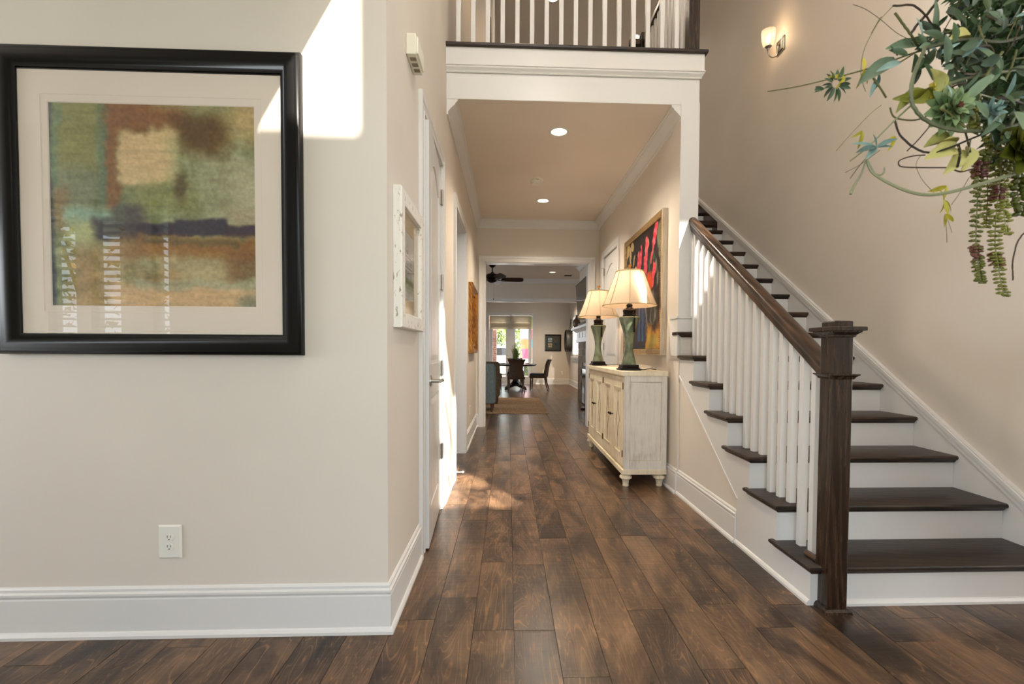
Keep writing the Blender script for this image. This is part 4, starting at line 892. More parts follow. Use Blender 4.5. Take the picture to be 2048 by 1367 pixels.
# ------------------------------------------------------------------ table lamps
M['celadon'] = wood('celadon_glaze', [(82, 88, 68), (106, 116, 92), (132, 140, 116), (158, 162, 134)], (1, 1, .5), 16, .10, .05, 2, rnd=False, blotch=.3)
M['shade'] = fabric('lamp_shade_linen', (206, 184, 156), .15, 500, tcol=(236, 206, 176))
M['shade_trim'] = mat('shade_braid', (176, 156, 116), .8)
def table_lamp(x, y, k, label, rot):
    t = thing('table_lamp', (x, y, ST), label, 'table lamp', 'green ceramic lamps on the sideboard'); z = ST
    b = new_bm(); n = 8
    def octo(prof, m, name, sm=False, seg=32, par=t, a=45): 
        bb = new_bm(); lathe(bb, [(r*k, zz*k) for r, zz in prof], seg, (x, y, z)); return obj(name, bb, m, par, auto=a)
    b = new_bm()
    for hw, za, zb in ((.090, 0, .016), (.078, .016, .026), (.072, .026, .048)): box(b, x-hw*k, x+hw*k, y-hw*k, y+hw*k, z+za*k, z+zb*k, .006)
    obj('plinth', b, M['bronze'], t)
    octo([(0, .048), (.064, .048), (.062, .062), (.052, .10), (.038, .17), (.034, .22), (.040, .28), (.056, .35), (.076, .41), (.088, .445), (.090, .458), (.084, .466), (.050, .470), (0, .470)], M['celadon'], 'ceramic_body')
    octo([(0, .468), (.056, .468), (.058, .48), (.052, .486), (.054, .510), (.058, .514), (.056, .526), (.036, .532), (.030, .545), (.022, .552), (.028, .562), (.026, .574), (.012, .584), (.011, .62), (0, .62)], M['bronze'], 'cap')
    b = new_bm(); pts_ = [(.02, -.056, .53), (.02, -.064, .50), (.022, -.088, .46), (.024, -.088, .44)]; tube(b, [(x+p[0]*k, y+p[1]*k, z+p[2]*k) for p in pts_], .003, 6); tube(b, [(x+.024*k, y-.086*k, z+.45*k), (x+.024*k, y-.080*k, z+.33*k)], .007*k, 8, .010*k); obj('tassel', b, M['bronze'], t)
    # shade: gently bowed panels with ribs
    z0, z1 = .560, .865; r0, r1 = .232, .116; seg = 48; nr = 8
    bb = new_bm(); rings = []
    for i in range(9):
        f = i/8; zz = z0+(z1-z0)*f; rr = r0+(r1-r0)*(f**.92)
        rings.append([bb.verts.new((x+rr*k*(1-.018*abs(math.sin((a*2*PI/seg+rot)*nr/2)))*math.cos(2*PI*a/seg), y+rr*k*(1-.018*abs(math.sin((a*2*PI/seg+rot)*nr/2)))*math.sin(2*PI*a/seg), z+zz*k)) for a in range(seg)])
    for p_, q_ in zip(rings, rings[1:]):
        for a in range(seg): bb.faces.new((p_[a], p_[(a+1) % seg], q_[(a+1) % seg], q_[a]))
    sh = obj('shade', bb, M['shade'], t, smooth=True)
    bb = new_bm()
    for q in range(nr):
        a = -rot+2*PI*q/nr
        tube(bb, [(x+(r0+(r1-r0)*(f**.92)+.0015)*k*math.cos(a), y+(r0+(r1-r0)*(f**.92)+.0015)*k*math.sin(a), z+(z0+(z1-z0)*f)*k) for f in (0, .25, .5, .75, 1)], .0028, 6)
    obj('shade_ribs', bb, M['shade_trim'], sh)
    bb = new_bm(); tube(bb, [(x+(r0+.002)*k*math.cos(a), y+(r0+.002)*k*math.sin(a), z+(z0+.004)*k) for a in [2*PI*i/48 for i in range(49)]], .0045, 6); tube(bb, [(x+(r1+.001)*k*math.cos(a), y+(r1+.001)*k*math.sin(a), z+(z1-.004)*k) for a in [2*PI*i/48 for i in range(49)]], .005, 6); obj('shade_braid', bb, M['shade_trim'], sh)
    bb = new_bm(); tube(bb, [(x, y, z+.62*k), (x, y, z+.87*k)], .004, 6)
    for a in (0, 2.1, 4.2): tube(bb, [(x, y, z+.865*k), (x+r1*k*math.cos(a), y+r1*k*math.sin(a), z+.86*k)], .002, 5)
    obj('harp', bb, M['bronze'], t)
    bb = new_bm(); lathe(bb, [(0, .862), (.012, .864), (.009, .874), (.007, .89), (.010, .905), (.017, .912), (.018, .922), (0, .924)], 16, (x, y, z+(k-1)*.86)); obj('finial', bb, M['brass'], t, smooth=True)
    bb = new_bm(); ball(bb, (x, y, z+.69*k), .03, sz=1.2); obj('bulb', bb, emis('lamp_bulb', (255, 200, 140), 3), t, smooth=True)
    l = bpy.data.lights.new('lamp_light', 'POINT'); l.energy = 11; l.color = (1, .76, .56); l.shadow_soft_size = .04
    o = bpy.data.objects.new('lamp_light', l); C.objects.link(o); o.parent = t; o.location = (0, 0, .74*k)
    bb = new_bm(); tube(bb, [(x+.085, y-.01, z+.012), (x+.11, y+.01, z+.004), (x+.15, y+.01, z+.006), (x+.20, y+.03, z+.012), (x+.235, y+.05, z+.006), (x+.262, y+.06, z+.003)], .003, 6); obj('cord', bb, M['dark'], t)
    return t
table_lamp(1.060, 4.05, 1.0, 'nearer green ceramic table lamp with bell shade at the near end of sideboard', .25)
table_lamp(1.050, 5.40, 1.0, 'farther green ceramic table lamp with bell shade at the far end of sideboard', .1)
# ------------------------------------------------------------------ living room shell
YD, YE = 12.40, 15.80; XR2 = 2.10
bm = new_bm(); box(bm, -3.6, XR2+.1, YB+.16, YD+.13, ZC, ZC+.1); structure('ceiling_living', bm, M['ceil'])
bm = new_bm(); box(bm, -3.6, XR2+.1, YD+.13, YE+.1, ZC, ZC+.1); structure('ceiling_dining', bm, M['ceil'])
bm = new_bm(); box(bm, XR2, XR2+.12, YB+.16, 12.9, 0, ZC); box(bm, XR2, XR2+.12, 12.9, 15.0, 0, .98); box(bm, XR2, XR2+.12, 12.9, 15.0, 2.30, ZC); box(bm, XR2, XR2+.12, 15.0, YE+.1, 0, ZC); structure('wall_living_right', bm, M['wall'])
bm = new_bm(); box(bm, -3.7, -3.6, YB+.16, YE, 0, .6); box(bm, -3.7, -3.6, YB+.16, YE, 2.5, ZC); box(bm, -3.7, -3.6, YB+.16, 8.2, .6, 2.5); box(bm, -3.7, -3.6, 11.0, YE, .6, 2.5); structure('wall_living_left', bm, M['wall'])
wallbox('wall_living_header', -3.6, XR2, YD, YD+.13, 2.455, ZC)
bm = new_bm(); box(bm, -3.6, XR2, YD-.018, YD+.0, 2.44, 2.525); box(bm, -3.6, XR2, YD-.024, YD, 2.525, 2.54); box(bm, -3.6, XR2, YD-.01, YD+.14, 2.435, 2.455); structure('trim_13', bm, M['trim'])
bm = run_xm(new_bm(), CR, YD, -3.6, XR2, -1); structure('trim_14', bm, M['trim'])
# far wall with french doors
FD = [(-.64, .035), (.125, .80)]; FH = 2.33
bm = new_bm(); box(bm, -3.6, FD[0][0]-.02, YE, YE+.15, 0, ZC); box(bm, FD[1][1]+.02, XR2+.1, YE, YE+.15, 0, ZC); box(bm, FD[0][0]-.02, FD[1][1]+.02, YE, YE+.15, FH, ZC)
structure('wall_far', bm, M['wall'])
bm = run_xm(new_bm(), BASE, YE, FD[1][1]+.13, XR2, -1, 0, -1); run_y(bm, BASE, XR2, 11.0, YE, -1, 0, -1); structure('baseboard_far', bm, M['trim'])
bm = new_bm(); loops = []
for d, h in CAS: loops.append([bm.verts.new((u, YE-h, z)) for u, z in ((FD[0][0]-.01-d, 0), (FD[0][0]-.01-d, FH+d), (FD[1][1]+.01+d, FH+d), (FD[1][1]+.01+d, 0))])
for i in range(len(CAS)):
    a, b = loops[i], loops[(i+1) % len(CAS)]
    for k in range(3): bm.faces.new((a[k], a[k+1], b[k+1], b[k]))
structure('trim_15', bm, M['trim'])
bm = new_bm(); box(bm, FD[0][1], FD[1][0], YE+.02, YE+.10, 0, FH); structure('trim_16', bm, M['trim'])
M['winglass'] = glass('window_glass', .6)
for i, (x0, x1) in enumerate(FD):
    b = new_bm(); s = .115; ya, yb2 = YE+.03, YE+.075
    box(b, x0, x0+s, ya, yb2, .01, FH-.01); box(b, x1-s, x1, ya, yb2, .01, FH-.01); box(b, x0+s, x1-s, ya, yb2, .01, .26); box(b, x0+s, x1-s, ya, yb2, FH-.13, FH-.01)
    d = structure('door_%d' % (3+i), b, M['trim'])
    b = new_bm(); box(b, x0+s, x1-s, ya+.018, ya+.024, .26, FH-.13); obj('pane', b, M['winglass'], d)
    b = new_bm(); hx_ = x1-.05 if i == 0 else x0+.05; tube(b, [(hx_, ya, 1.0), (hx_, ya-.04, 1.0), (hx_-.09 if i == 0 else hx_+.09, ya-.04, 1.0)], .009, 8); obj('handle', b, M['nickel'], d)
M['linen'] = fabric('roman_linen', (226, 216, 196), .5, 300)
for i, (x0, x1, lab) in enumerate(((-.60, .06, 'left cream roman shade folded up on the french doors'), (.105, .79, 'right cream roman shade folded up on the french doors'))):
    t = thing('roman_shade', ((x0+x1)/2, YE-.03, 1.84), lab, 'window shade', 'roman shades')
    b = new_bm(); box(b, x0, x1, YE-.075, YE-.005, 2.12, 2.285, .004); obj('valance', b, M['linen'], t)
    for k in range(3):
        b = new_bm(); z = 1.98-.055*k; prism(b, [(YE-.03, z+.14), (YE-.06-.006*k, z+.07), (YE-.066-.006*k, z+.01), (YE-.05, z-.005), (YE-.02, z+.03)], 'x', x0+.012, x1-.012); obj('fold', b, M['linen'], t)
# shuttered window in the right wall of dining room
bm = new_bm(); y0, y1, z0, z1 = 12.9, 15.0, .98, 2.30
for ya in (12.9, 13.94, 14.90): box(bm, XR2-.02, XR2+.06, ya, ya+.10, z0, z1)
box(bm, XR2-.02, XR2+.06, y0, y1, z0, z0+.06); box(bm, XR2-.02, XR2+.06, y0, y1, z1-.06, z1)
wn_ = structure('window_8', bm, M['trim'])
b = new_bm(); box(b, XR2+.05, XR2+.055, y0, y1, z0, z1); obj('pane', b, M['winglass'], wn_)
for k in range(19):
    b = new_bm(); z = z0+.10+.062*k; prism(b, [(XR2-.028, z), (XR2+.012, z+.022), (XR2+.012, z+.027), (XR2-.028, z+.005)], 'y', y0+.1, y1-.1); obj('slat', b, M['trim'], wn_)
b = new_bm(); box(b, XR2-.07, XR2, y0-.08, y1+.08, z0-.05, z0); obj('sill', b, M['trim'], wn_)
b = new_bm(); box(b, XR2-.02, XR2, y0-.06, y1+.06, z0-.16, z0-.05); obj('apron', b, M['trim'], wn_)
b = new_bm(); box(b, XR2-.02, XR2, y0-.10, y0, z0, z1+.10); box(b, XR2-.02, XR2, y1, y1+.10, z0, z1+.10); box(b, XR2-.02, XR2, y0, y1, z1, z1+.10); obj('casing', b, M['trim'], wn_)

# ------------------------------------------------------------------ fireplace
M['tile'] = wood('taupe_fireplace_tile', [(84, 70, 56), (112, 96, 78), (138, 120, 100), (160, 144, 122)], (1, 1, 1), 9, .65, .2, 2)
XF = 1.60; FY0, FY1 = 8.30, 10.60
wallbox('wall_chimney_breast', XF+.02, XR2, FY0, FY1, 0, ZC)
bm = run_y(new_bm(), CR, XF+.02, FY0, FY1, -1); structure('trim_17', bm, M['trim'])
ft = thing('fireplace', (XF, 9.45, 0), 'fireplace with white mantel and taupe tile surround beyond the hall opening', 'fireplace')
bt = new_bm(); box(bt, -.5, .5, -.5, .5, -.5, .5); tm = bpy.data.meshes.new('tile'); bt.to_mesh(tm); bt.free(); tm.materials.append(M['tile'])
row = 0; z = 0.0
while z < 1.33:
    hgt = .148; y = FY0+.02-(row % 2)*.15
    while y < FY1-.02:
        ya, yb2 = max(y, FY0+.02), min(y+.30, FY1-.02)
        inside = (z < .80 and yb2 > 8.95 and ya < 9.95)
        if not inside and yb2-ya > .03:
            o = bpy.data.objects.new('tile', tm); C.objects.link(o); o.parent = ft; o.location = Vector((XF+.006, (ya+yb2)/2, z+hgt/2))-wloc(ft); o.scale = (.022, yb2-ya-.004, hgt-.004)
        y += .30
    z += hgt; row += 1
b = new_bm(); box(b, XF+.03, XF+.10, FY0+.05, FY1-.02, 0, 1.34); obj('surround_backing', b, mat('grout', (120, 108, 92), .9), ft)
b = new_bm(); box(b, XF-.012, XF+.02, 8.93, 9.97, .0, .82); obj('firebox_frame', b, mat('black_iron', (22, 20, 19), .5), ft)
b = new_bm(); box(b, XF-.016, XF-.010, 9.0, 9.90, .04, .76); obj('firebox_glass', b, mat('firebox_black', (8, 8, 8), .15), ft)
b = new_bm(); box(b, XF-.06, XF+.02, FY0+.02, FY1-.02, 1.33, 1.40); box(b, XF-.04, XF+.02, FY0+.02, FY1-.02, 1.40, 1.545)
obj('mantel_frieze', b, M['trim'], ft)
for ya in np.arange(FY0+.12, FY1-.4, .42):
    b = new_bm(); box(b, XF-.052, XF-.038, ya, ya+.34, 1.425, 1.525); box(b, XF-.045, XF-.03, ya+.03, ya+.31, 1.44, 1.51); obj('frieze_panel', b, M['trim'], ft)
b = new_bm(); prism(b, [(XF+.02, 1.545), (XF-.05, 1.545), (XF-.06, 1.56), (XF-.10, 1.585), (XF-.115, 1.60), (XF-.16, 1.605), (XF-.165, 1.65), (XF+.02, 1.65)], 'y', FY0-.04, FY1+.04); obj('mantel_shelf', b, M['trim'], ft)
t = thing('television', (XF-.02, 9.3, 1.80), 'large black flat television tilted above the mantel', 'television')
b = new_bm(); y0, y1 = 8.55, 10.25
vs = [(XF-.12, 2.57), (XF-.085, 2.575), (XF-.035, 1.82), (XF-.07, 1.815)]
prism(b, vs, 'y', y0, y1); obj('bezel', b, mat('tv_bezel', (10, 10, 11), .3), t)
b = new_bm(); vs = [b.verts.new(p) for p in ((XF-.1185, y0+.02, 2.55), (XF-.1185, y1-.02, 2.55), (XF-.0725, y1-.02, 1.84), (XF-.0725, y0+.02, 1.84))]
b2 = [b.verts.new((v.co.x-.003, v.co.y, v.co.z)) for v in vs]; b.faces.new(b2)
for i in range(4): b.faces.new((vs[i], vs[(i+1) % 4], b2[(i+1) % 4], b2[i]))
obj('screen', b, mat('tv_screen', (26, 24, 24), .08), t)
b = new_bm(); box(b, XF-.085, XF+.019, 9.1, 9.5, 2.05, 2.35); obj('wall_mount', b, M['bronze'], t)
t = thing('mantel_vase', (XF-.07, 10.42, 1.651), 'brown rounded bottle vase on the far end of the mantel', 'vase')
b = new_bm(); lathe(b, [(0, 0), (.05, 0), (.075, .05), (.085, .12), (.07, .18), (.035, .215), (.022, .24), (.022, .28), (.028, .29), (.0, .29)], 24, (XF-.07, 10.42, 1.651)); obj('vase_body', b, mat('brown_glaze', (94, 72, 52), .3), t, smooth=True)
o = obj('sound_bar', box(new_bm(), XF-.12, XF-.03, 8.8, 9.9, 1.651, 1.72, .01), mat('black_bar', (14, 13, 13), .35)); tag(o, 'low black sound bar lying on the mantel under the television', 'speaker')
# arched dark item in front of hearth, half hidden by the sideboard
t = thing('fire_screen', (1.50, 8.55, 0), 'dark reddish brown arched screen standing by the hearth behind the sideboard', 'fire screen')
b = new_bm(); n = 14; out = [(8.15, 0.03)]+[(8.55-.40*math.cos(PI*i/n), .42+.30*math.sin(PI*i/n)) for i in range(n+1)]+[(8.95, .03)]
prism(b, out, 'x', 1.49, 1.512); obj('screen_panel', b, wood('mahogany', [(34, 14, 9), (62, 26, 16), (92, 42, 26)], (1, 1, .2), 30, .35, .2, 1, rnd=False), t)
b = new_bm(); tube(b, [(1.50, p[0], p[1]) for p in out], .016, 8); obj('rim', b, M['bronze'], t)
for ya in (8.2, 8.9):
    b = new_bm(); box(b, 1.40, 1.59, ya-.015, ya+.015, 0, .035, .005); obj('foot', b, M['bronze'], t)

# ceiling fan
t = thing('ceiling_fan', (-.36, 10.4, 2.55), 'dark bronze ceiling fan with wide brown blades in the room beyond', 'ceiling fan')
fx, fy = -.36, 10.4
b = new_bm(); lathe(b, [(0, ZC), (.07, ZC), (.075, ZC-.03), (.03, ZC-.07), (.0, ZC-.07)], 20, (fx, fy, 0)); obj('canopy', b, M['bronze'], t, smooth=True)
b = new_bm(); tube(b, [(fx, fy, ZC-.06), (fx, fy, 2.86)], .014, 10); obj('downrod', b, M['bronze'], t)
b = new_bm(); lathe(b, [(0, 2.88), (.035, 2.87), (.05, 2.84), (.12, 2.83), (.15, 2.79), (.15, 2.75), (.11, 2.72), (.12, 2.70), (.09, 2.66), (.05, 2.64), (0, 2.635)], 28, (fx, fy, 0)); obj('motor_housing', b, M['bronze'], t, smooth=True)
M['blade'] = wood('fan_blade_walnut', [(18, 12, 9), (36, 24, 17), (56, 38, 26)], (1, 1, 1), 20, .4, .2, 1, rnd=False)
for k in range(5):
    a = math.radians(4+72*k); c_, s_ = math.cos(a), math.sin(a); b = new_bm()
    out = [(.20, -.055), (.26, -.068), (.60, -.078), (.68, -.065), (.70, 0), (.68, .065), (.60, .078), (.26, .068), (.20, .055)]
    def bl(p, z): return (fx+p[0]*c_-p[1]*s_, fy+p[0]*s_+p[1]*c_, 2.715+z-p[1]*.42)
    A = [b.verts.new(bl(p, 0)) for p in out]; B_ = [b.verts.new(bl(p, .008)) for p in out]; b.faces.new(A[::-1]); b.faces.new(B_)
    for i in range(len(out)): b.faces.new((A[i], A[(i+1) % len(out)], B_[(i+1) % len(out)], B_[i]))
    bld = obj('blade', b, M['blade'], t)
    b = new_bm(); tube(b, [(fx+.10*c_, fy+.10*s_, 2.70), (fx+.18*c_, fy+.18*s_, 2.70), (fx+.27*c_, fy+.27*s_, 2.708)], .010, 6); obj('blade_iron', b, M['bronze'], bld)
b = new_bm(); tube(b, [(fx+.03, fy-.02, 2.64), (fx+.03, fy-.02, 2.30)], .002, 5); ball(b, (fx+.03, fy-.02, 2.28), .014, sz=1.6, sub=1); obj('pull_chain', b, M['brass'], t)
can_light(1.064, 11.3, ZC, .075, 'recessed light in the far room ceiling beside the fan', 75, None, (1, .72, .44))
can_light(1.2, 13.9, ZC, .075, 'recessed light over the far dining corner', 330, None, (1, .74, .46))
t = thing('air_vent', (1.50, 11.75, ZC-.006), 'small ceiling air vent right of the far recessed light', 'vent')
b = new_bm(); box(b, 1.38, 1.62, 11.65, 11.85, ZC-.005, ZC-.0005); obj('vent_frame', b, M['trim'], t)
for k in range(6):
    b = new_bm(); box(b, 1.405, 1.595, 11.675+.028*k, 11.687+.028*k, ZC-.009, ZC-.005); obj('slat', b, M['dark'], t)

# ------------------------------------------------------------------ far room furniture
M['jute'] = wood('woven_tan_rug', [(128, 102, 74), (158, 130, 98), (180, 152, 118), (196, 170, 138)], (1, .15, 1), 34, .9, .5, .6, rnd=False, blotch=.3)
o = obj('area_rug', box(new_bm(), -2.6, .742, 8.36, 11.15, 0.001, .012, .004), M['jute']); tag(o, 'tan woven area rug on the dark floor beyond the hall opening', 'rug')
M['bluefab'] = fabric('blue_grey_linen', (122, 136, 140), 0, 130, (96, 112, 118)); M['tanfab'] = fabric('tan_tufted', (128, 110, 86), 0, 130, (98, 84, 66))
M['legwood'] = wood('walnut_legs', [(50, 32, 20), (84, 56, 36), (112, 78, 50)], (1, 1, .15), 30, .35, .1, 1, rnd=False)
def armchair(x0, x1, y0, y1, h, m, label, grp=None):
    t = thing('armchair', ((x0+x1)/2, (y0+y1)/2, 0.012), label, 'armchair', grp)
    b = new_bm(); box(b, x0+.02, x1-.02, y0, y0+.15, .17, h, .03); obj('backrest', b, m, t, auto=40)
    for s in (0, 1):
        a = x0 if s == 0 else x1-.13; b = new_bm(); prism(b, [(y0+.01, .17), (y1, .17), (y1, .60), (y1-.05, .64), (y0+.35, .66), (y0+.20, h-.04), (y0+.01, h-.01)], 'x', a, a+.13); bmesh.ops.bevel(b, geom=b.edges[:], offset=.018, segments=2, affect='EDGES'); obj('arm', b, m, t, auto=40)
    b = new_bm(); box(b, x0+.13, x1-.13, y0+.12, y1-.01, .17, .34, .02); obj('seat_base', b, m, t, auto=40)
    b = new_bm(); box(b, x0+.135, x1-.135, y0+.14, y1-.01, .345, .48, .035); obj('seat_cushion', b, m, t, auto=40)
    for xx in (x0+.06, x1-.06):
        for yy in (y0+.06, y1-.06): b = new_bm(); lathe(b, [(0, 0), (.017, 0), (.028, .16), (0, .16)], 10, (xx, yy, .012)); obj('leg', b, M['legwood'], t)
armchair(-1.02, -.235, 8.45, 9.25, .895, M['bluefab'], 'blue grey linen armchair with its back to the hall on the rug edge')
armchair(-.98, -.175, 9.75, 10.5, .905, M['tanfab'], 'tan tufted armchair behind the blue grey armchair')

# dining set
M['espresso'] = wood('espresso_wood', [(14, 9, 8), (28, 19, 15), (44, 31, 24)], (1, 1, 1), 20, .22, .1, 1, rnd=False)
DX, DY = .22, 13.55
t = thing('dining_table', (DX, DY, 0), 'round dark pedestal dining table in front of the french doors', 'table')
b = new_bm(); lathe(b, [(0, .70), (.56, .70), (.60, .715), (.61, .735), (.60, .755), (0, .755)], 48, (DX, DY, 0)); obj('tabletop', b, M['espresso'], t, auto=40)
b = new_bm(); lathe(b, [(0, .10), (.20, .12), (.16, .18), (.09, .26), (.07, .40), (.10, .52), (.075, .62), (.16, .69), (.22, .70), (0, .70)], 24, (DX, DY, 0)); obj('pedestal', b, M['espresso'], t, smooth=True)
for k in range(4):
    a = PI/4+PI/2*k; c_, s_ = math.cos(a), math.sin(a); b = new_bm(); tube(b, [(DX+.10*c_, DY+.10*s_, .14), (DX+.28*c_, DY+.28*s_, .09), (DX+.42*c_, DY+.42*s_, .035)], .045, 8, .030); obj('foot', b, M['espresso'], t, smooth=True)
M['wicker'] = fabric('dark_wicker', (88, 66, 46), 0, 260, (40, 28, 20), .7); M['seatblue'] = fabric('navy_seat', (40, 46, 62), 0, 200)
def dining_chair(x, y, rz, label):
    t = thing('dining_chair', (0, 0, 0), label, 'chair', 'wicker dining chairs')
    # built facing +Y with the back at -Y side
    b = new_bm(); n = 9; rows = [(.40, .225, 0), (.52, .20, -.012), (.64, .175, -.03), (.76, .185, -.055), (.84, .215, -.085), (.885, .235, -.115)]
    F = []; Bk = []
    for z, hw, off in rows:
        F.append([b.verts.new((hw*(2*i/(n-1)-1), -.21+off+.05*abs(2*i/(n-1)-1)**2, z)) for i in range(n)]); Bk.append([b.verts.new((hw*(2*i/(n-1)-1), -.275+off+.05*abs(2*i/(n-1)-1)**2, z)) for i in range(n)])
    for g, fl in ((F, 0), (Bk, 1)):
        for p_, q_ in zip(g, g[1:]):
            for i in range(n-1): b.faces.new((p_[i], p_[i+1], q_[i+1], q_[i]))
    for r_ in (0, -1):
        for i in range(n-1): b.faces.new((F[r_][i], F[r_][i+1], Bk[r_][i+1], Bk[r_][i]))
    for i in (0, n-1):
        for a_, c_ in zip(range(len(rows)), range(1, len(rows))): b.faces.new((F[a_][i], F[c_][i], Bk[c_][i], Bk[a_][i]))
    obj('backrest', b, M['wicker'], t, smooth=True)
    b = new_bm(); tube(b, [(.235*(2*i/8-1), -.345+.05*abs(2*i/8-1)**2, .89) for i in range(9)], .020, 8); obj('top_roll', b, M['espresso'], t, smooth=True)
    b = new_bm(); box(b, -.235, .235, -.24, .24, .36, .44, .02); obj('seat_frame', b, M['wicker'], t, auto=40)
    b = new_bm(); box(b, -.22, .22, -.20, .235, .43, .49, .022); obj('seat_cushion', b, M['seatblue'], t, auto=40)
    for sx_ in (-1, 1):
        b = new_bm(); tube(b, [(sx_*.20, -.20, .40), (sx_*.19, -.22, .22), (sx_*.22, -.29, 0.005)], .024, 8, .015); obj('leg', b, M['legwood'], t, smooth=True)
        b = new_bm(); tube(b, [(sx_*.20, .20, .40), (sx_*.205, .205, .2), (sx_*.20, .215, 0.005)], .024, 8, .014); obj('leg', b, M['legwood'], t, smooth=True)
    t.location = (x, y, 0); t.rotation_euler = (0, 0, rz); return t
c1 = dining_chair(.215, 12.82, .05, 'wicker dining chair with its back to the hall, centred before the table')
def chair_copy(x, y, rz, label):
    c = copy_tree(c1); c.location = (x, y, 0); c.rotation_euler = (0, 0, rz); c['label'] = label
chair_copy(.88, 13.42, math.radians(80), 'wicker dining chair at the right side of the round table, seen side-on')
chair_copy(-.45, 13.35, math.radians(-78), 'wicker dining chair at the left side of the round table')
chair_copy(.20, 14.35, PI, 'wicker dining chair behind the round table by the french doors')
# plant in an urn on the table
M['greenery'] = mat('grass_green', (104, 120, 52), .6); M['greenery2'] = mat('yellow_green', (128, 132, 60), .6)
t = thing('potted_grass', (DX, DY, .756), 'spiky green grass in a dark pot in the middle of the dining table', 'plant')
b = new_bm(); lathe(b, [(0, 0), (.07, 0), (.10, .03), (.13, .12), (.14, .15), (.12, .155), (.11, .13), (0, .13)], 24, (DX, DY, .756)); obj('pot', b, M['espresso'], t, auto=50)
b = new_bm()
for i in range(170):
    a = R_.uniform(0, 2*PI); r0 = R_.uniform(0, .09); ln = R_.uniform(.22, .52); lean = R_.uniform(.05, .9)*(.3+r0*8); c_, s_ = math.cos(a), math.sin(a); p0 = Vector((DX+r0*c_, DY+r0*s_, .88)); side = Vector((-s_, c_, 0))*.008
    pr_ = None
    for k in range(4):
        f = k/3; p = p0+Vector((c_*lean*ln*f*f*.6, s_*lean*ln*f*f*.6, ln*f*(1-.15*f*lean))); w_ = 1-f*.85
        cur = (b.verts.new(p-side*w_), b.verts.new(p+side*w_))
        if pr_: b.faces.new((pr_[0], pr_[1], cur[1], cur[0]))
        pr_ = cur
obj('grass_blades', b, M['greenery'], t, kind='stuff')
for i, (dx_, dy_, lab) in enumerate(((.36, .0, 'white plate setting on the table before the right chair'), (-.36, 0, 'white plate setting on the table before the left chair'))):
    b = new_bm(); lathe(b, [(0, .757), (.08, .757), (.14, .772), (.138, .776), (.08, .763), (0, .763)], 28, (DX+dx_, DY+dy_, 0)); o = obj('plate', b, M['plastic'], smooth=True); tag(o, lab, 'plate', 'plates on the dining table')
    b = new_bm(); box(b, DX+dx_-.04, DX+dx_+.04, DY+dy_-.065, DY+dy_+.065, .7635, .785, .006); o = obj('napkin', b, mat('tan_napkin%d' % i, (176, 142, 96), .9)); tag(o, lab.replace('white plate setting', 'folded tan napkin'), 'napkin', 'napkins on the plates')
# framed photographs on far wall
t = thing('photo_frame', (1.52, YE-.001, 1.12), 'dark frame holding four small photographs on the far dining wall', 'picture')
px0, px1, pz0, pz1 = 1.245, 1.80, 1.135, 1.70
def pl(u, v, h): return (u, YE-.001-h, v)
b = new_bm(); rect_sweep(b, pl, px0, px1, pz0, pz1, [(0, 0), (0, .025), (.01, .03), (.035, .025), (.04, .012), (.04, 0)]); obj('frame', b, M['espresso'], t)
b = new_bm(); box(b, px0+.035, px1-.035, YE-.008, YE-.001, pz0+.035, pz1-.035); obj('mat_board', b, mat('slate_mat', (62, 66, 60), .7), t)
for i, (u, v, cc) in enumerate(((.11, .31, (150, 168, 176)), (.31, .31, (84, 76, 66)), (.11, .13, (168, 150, 120)), (.31, .13, (56, 66, 70)))):
    cv = Canvas(26, 26, cc); cv.c += cv.n1[..., None]*120+cv.n2[..., None]*90; cv.rect(-.1, 1.1, .55, .75, (70, 66, 56), .7, .05, .2)
    art_mesh('photograph', cv, lambda a, c__, u=u, v=v: (px0+u+.14*a, YE-.010, pz0+v+.14*(1-c__)), t, .3)
outlet((1.82, YE, .33), lambda u, z, h: (1.82+u, YE-.001-h, .33+z), 'white outlet low on the far dining wall under the photo frame', .07, .115)
# round dark metal drum clock on dining right wall
t = thing('wall_drum', (XR2, 15.35, 1.20), 'round dark metal drum hung by a cord on the dining wall past the shutters', 'wall decoration')
b = new_bm(); n = 36
def ring(x, r): return [b.verts.new((x, 15.38+r*.9*math.cos(2*PI*i/n), 1.48+r*math.sin(2*PI*i/n))) for i in range(n)]
rs = [ring(XR2-.001, .36), ring(XR2-.20, .36), ring(XR2-.21, .35), ring(XR2-.20, .335), ring(XR2-.06, .33)]
for p_, q_ in zip(rs, rs[1:]):
    for i in range(n): b.faces.new((p_[i], p_[(i+1) % n], q_[(i+1) % n], q_[i]))
b.faces.new(rs[-1]); obj('drum', b, mat('dull_pewter', (72, 72, 66), .4, .6), t, auto=40)
b = new_bm(); tube(b, [(XR2-.06, 15.2, 1.79), (XR2-.03, 15.38, 2.16), (XR2-.06, 15.56, 1.79)], .006, 6); ball(b, (XR2-.025, 15.38, 2.17), .024, sub=1); obj('hanging_cord', b, M['bronze'], t)

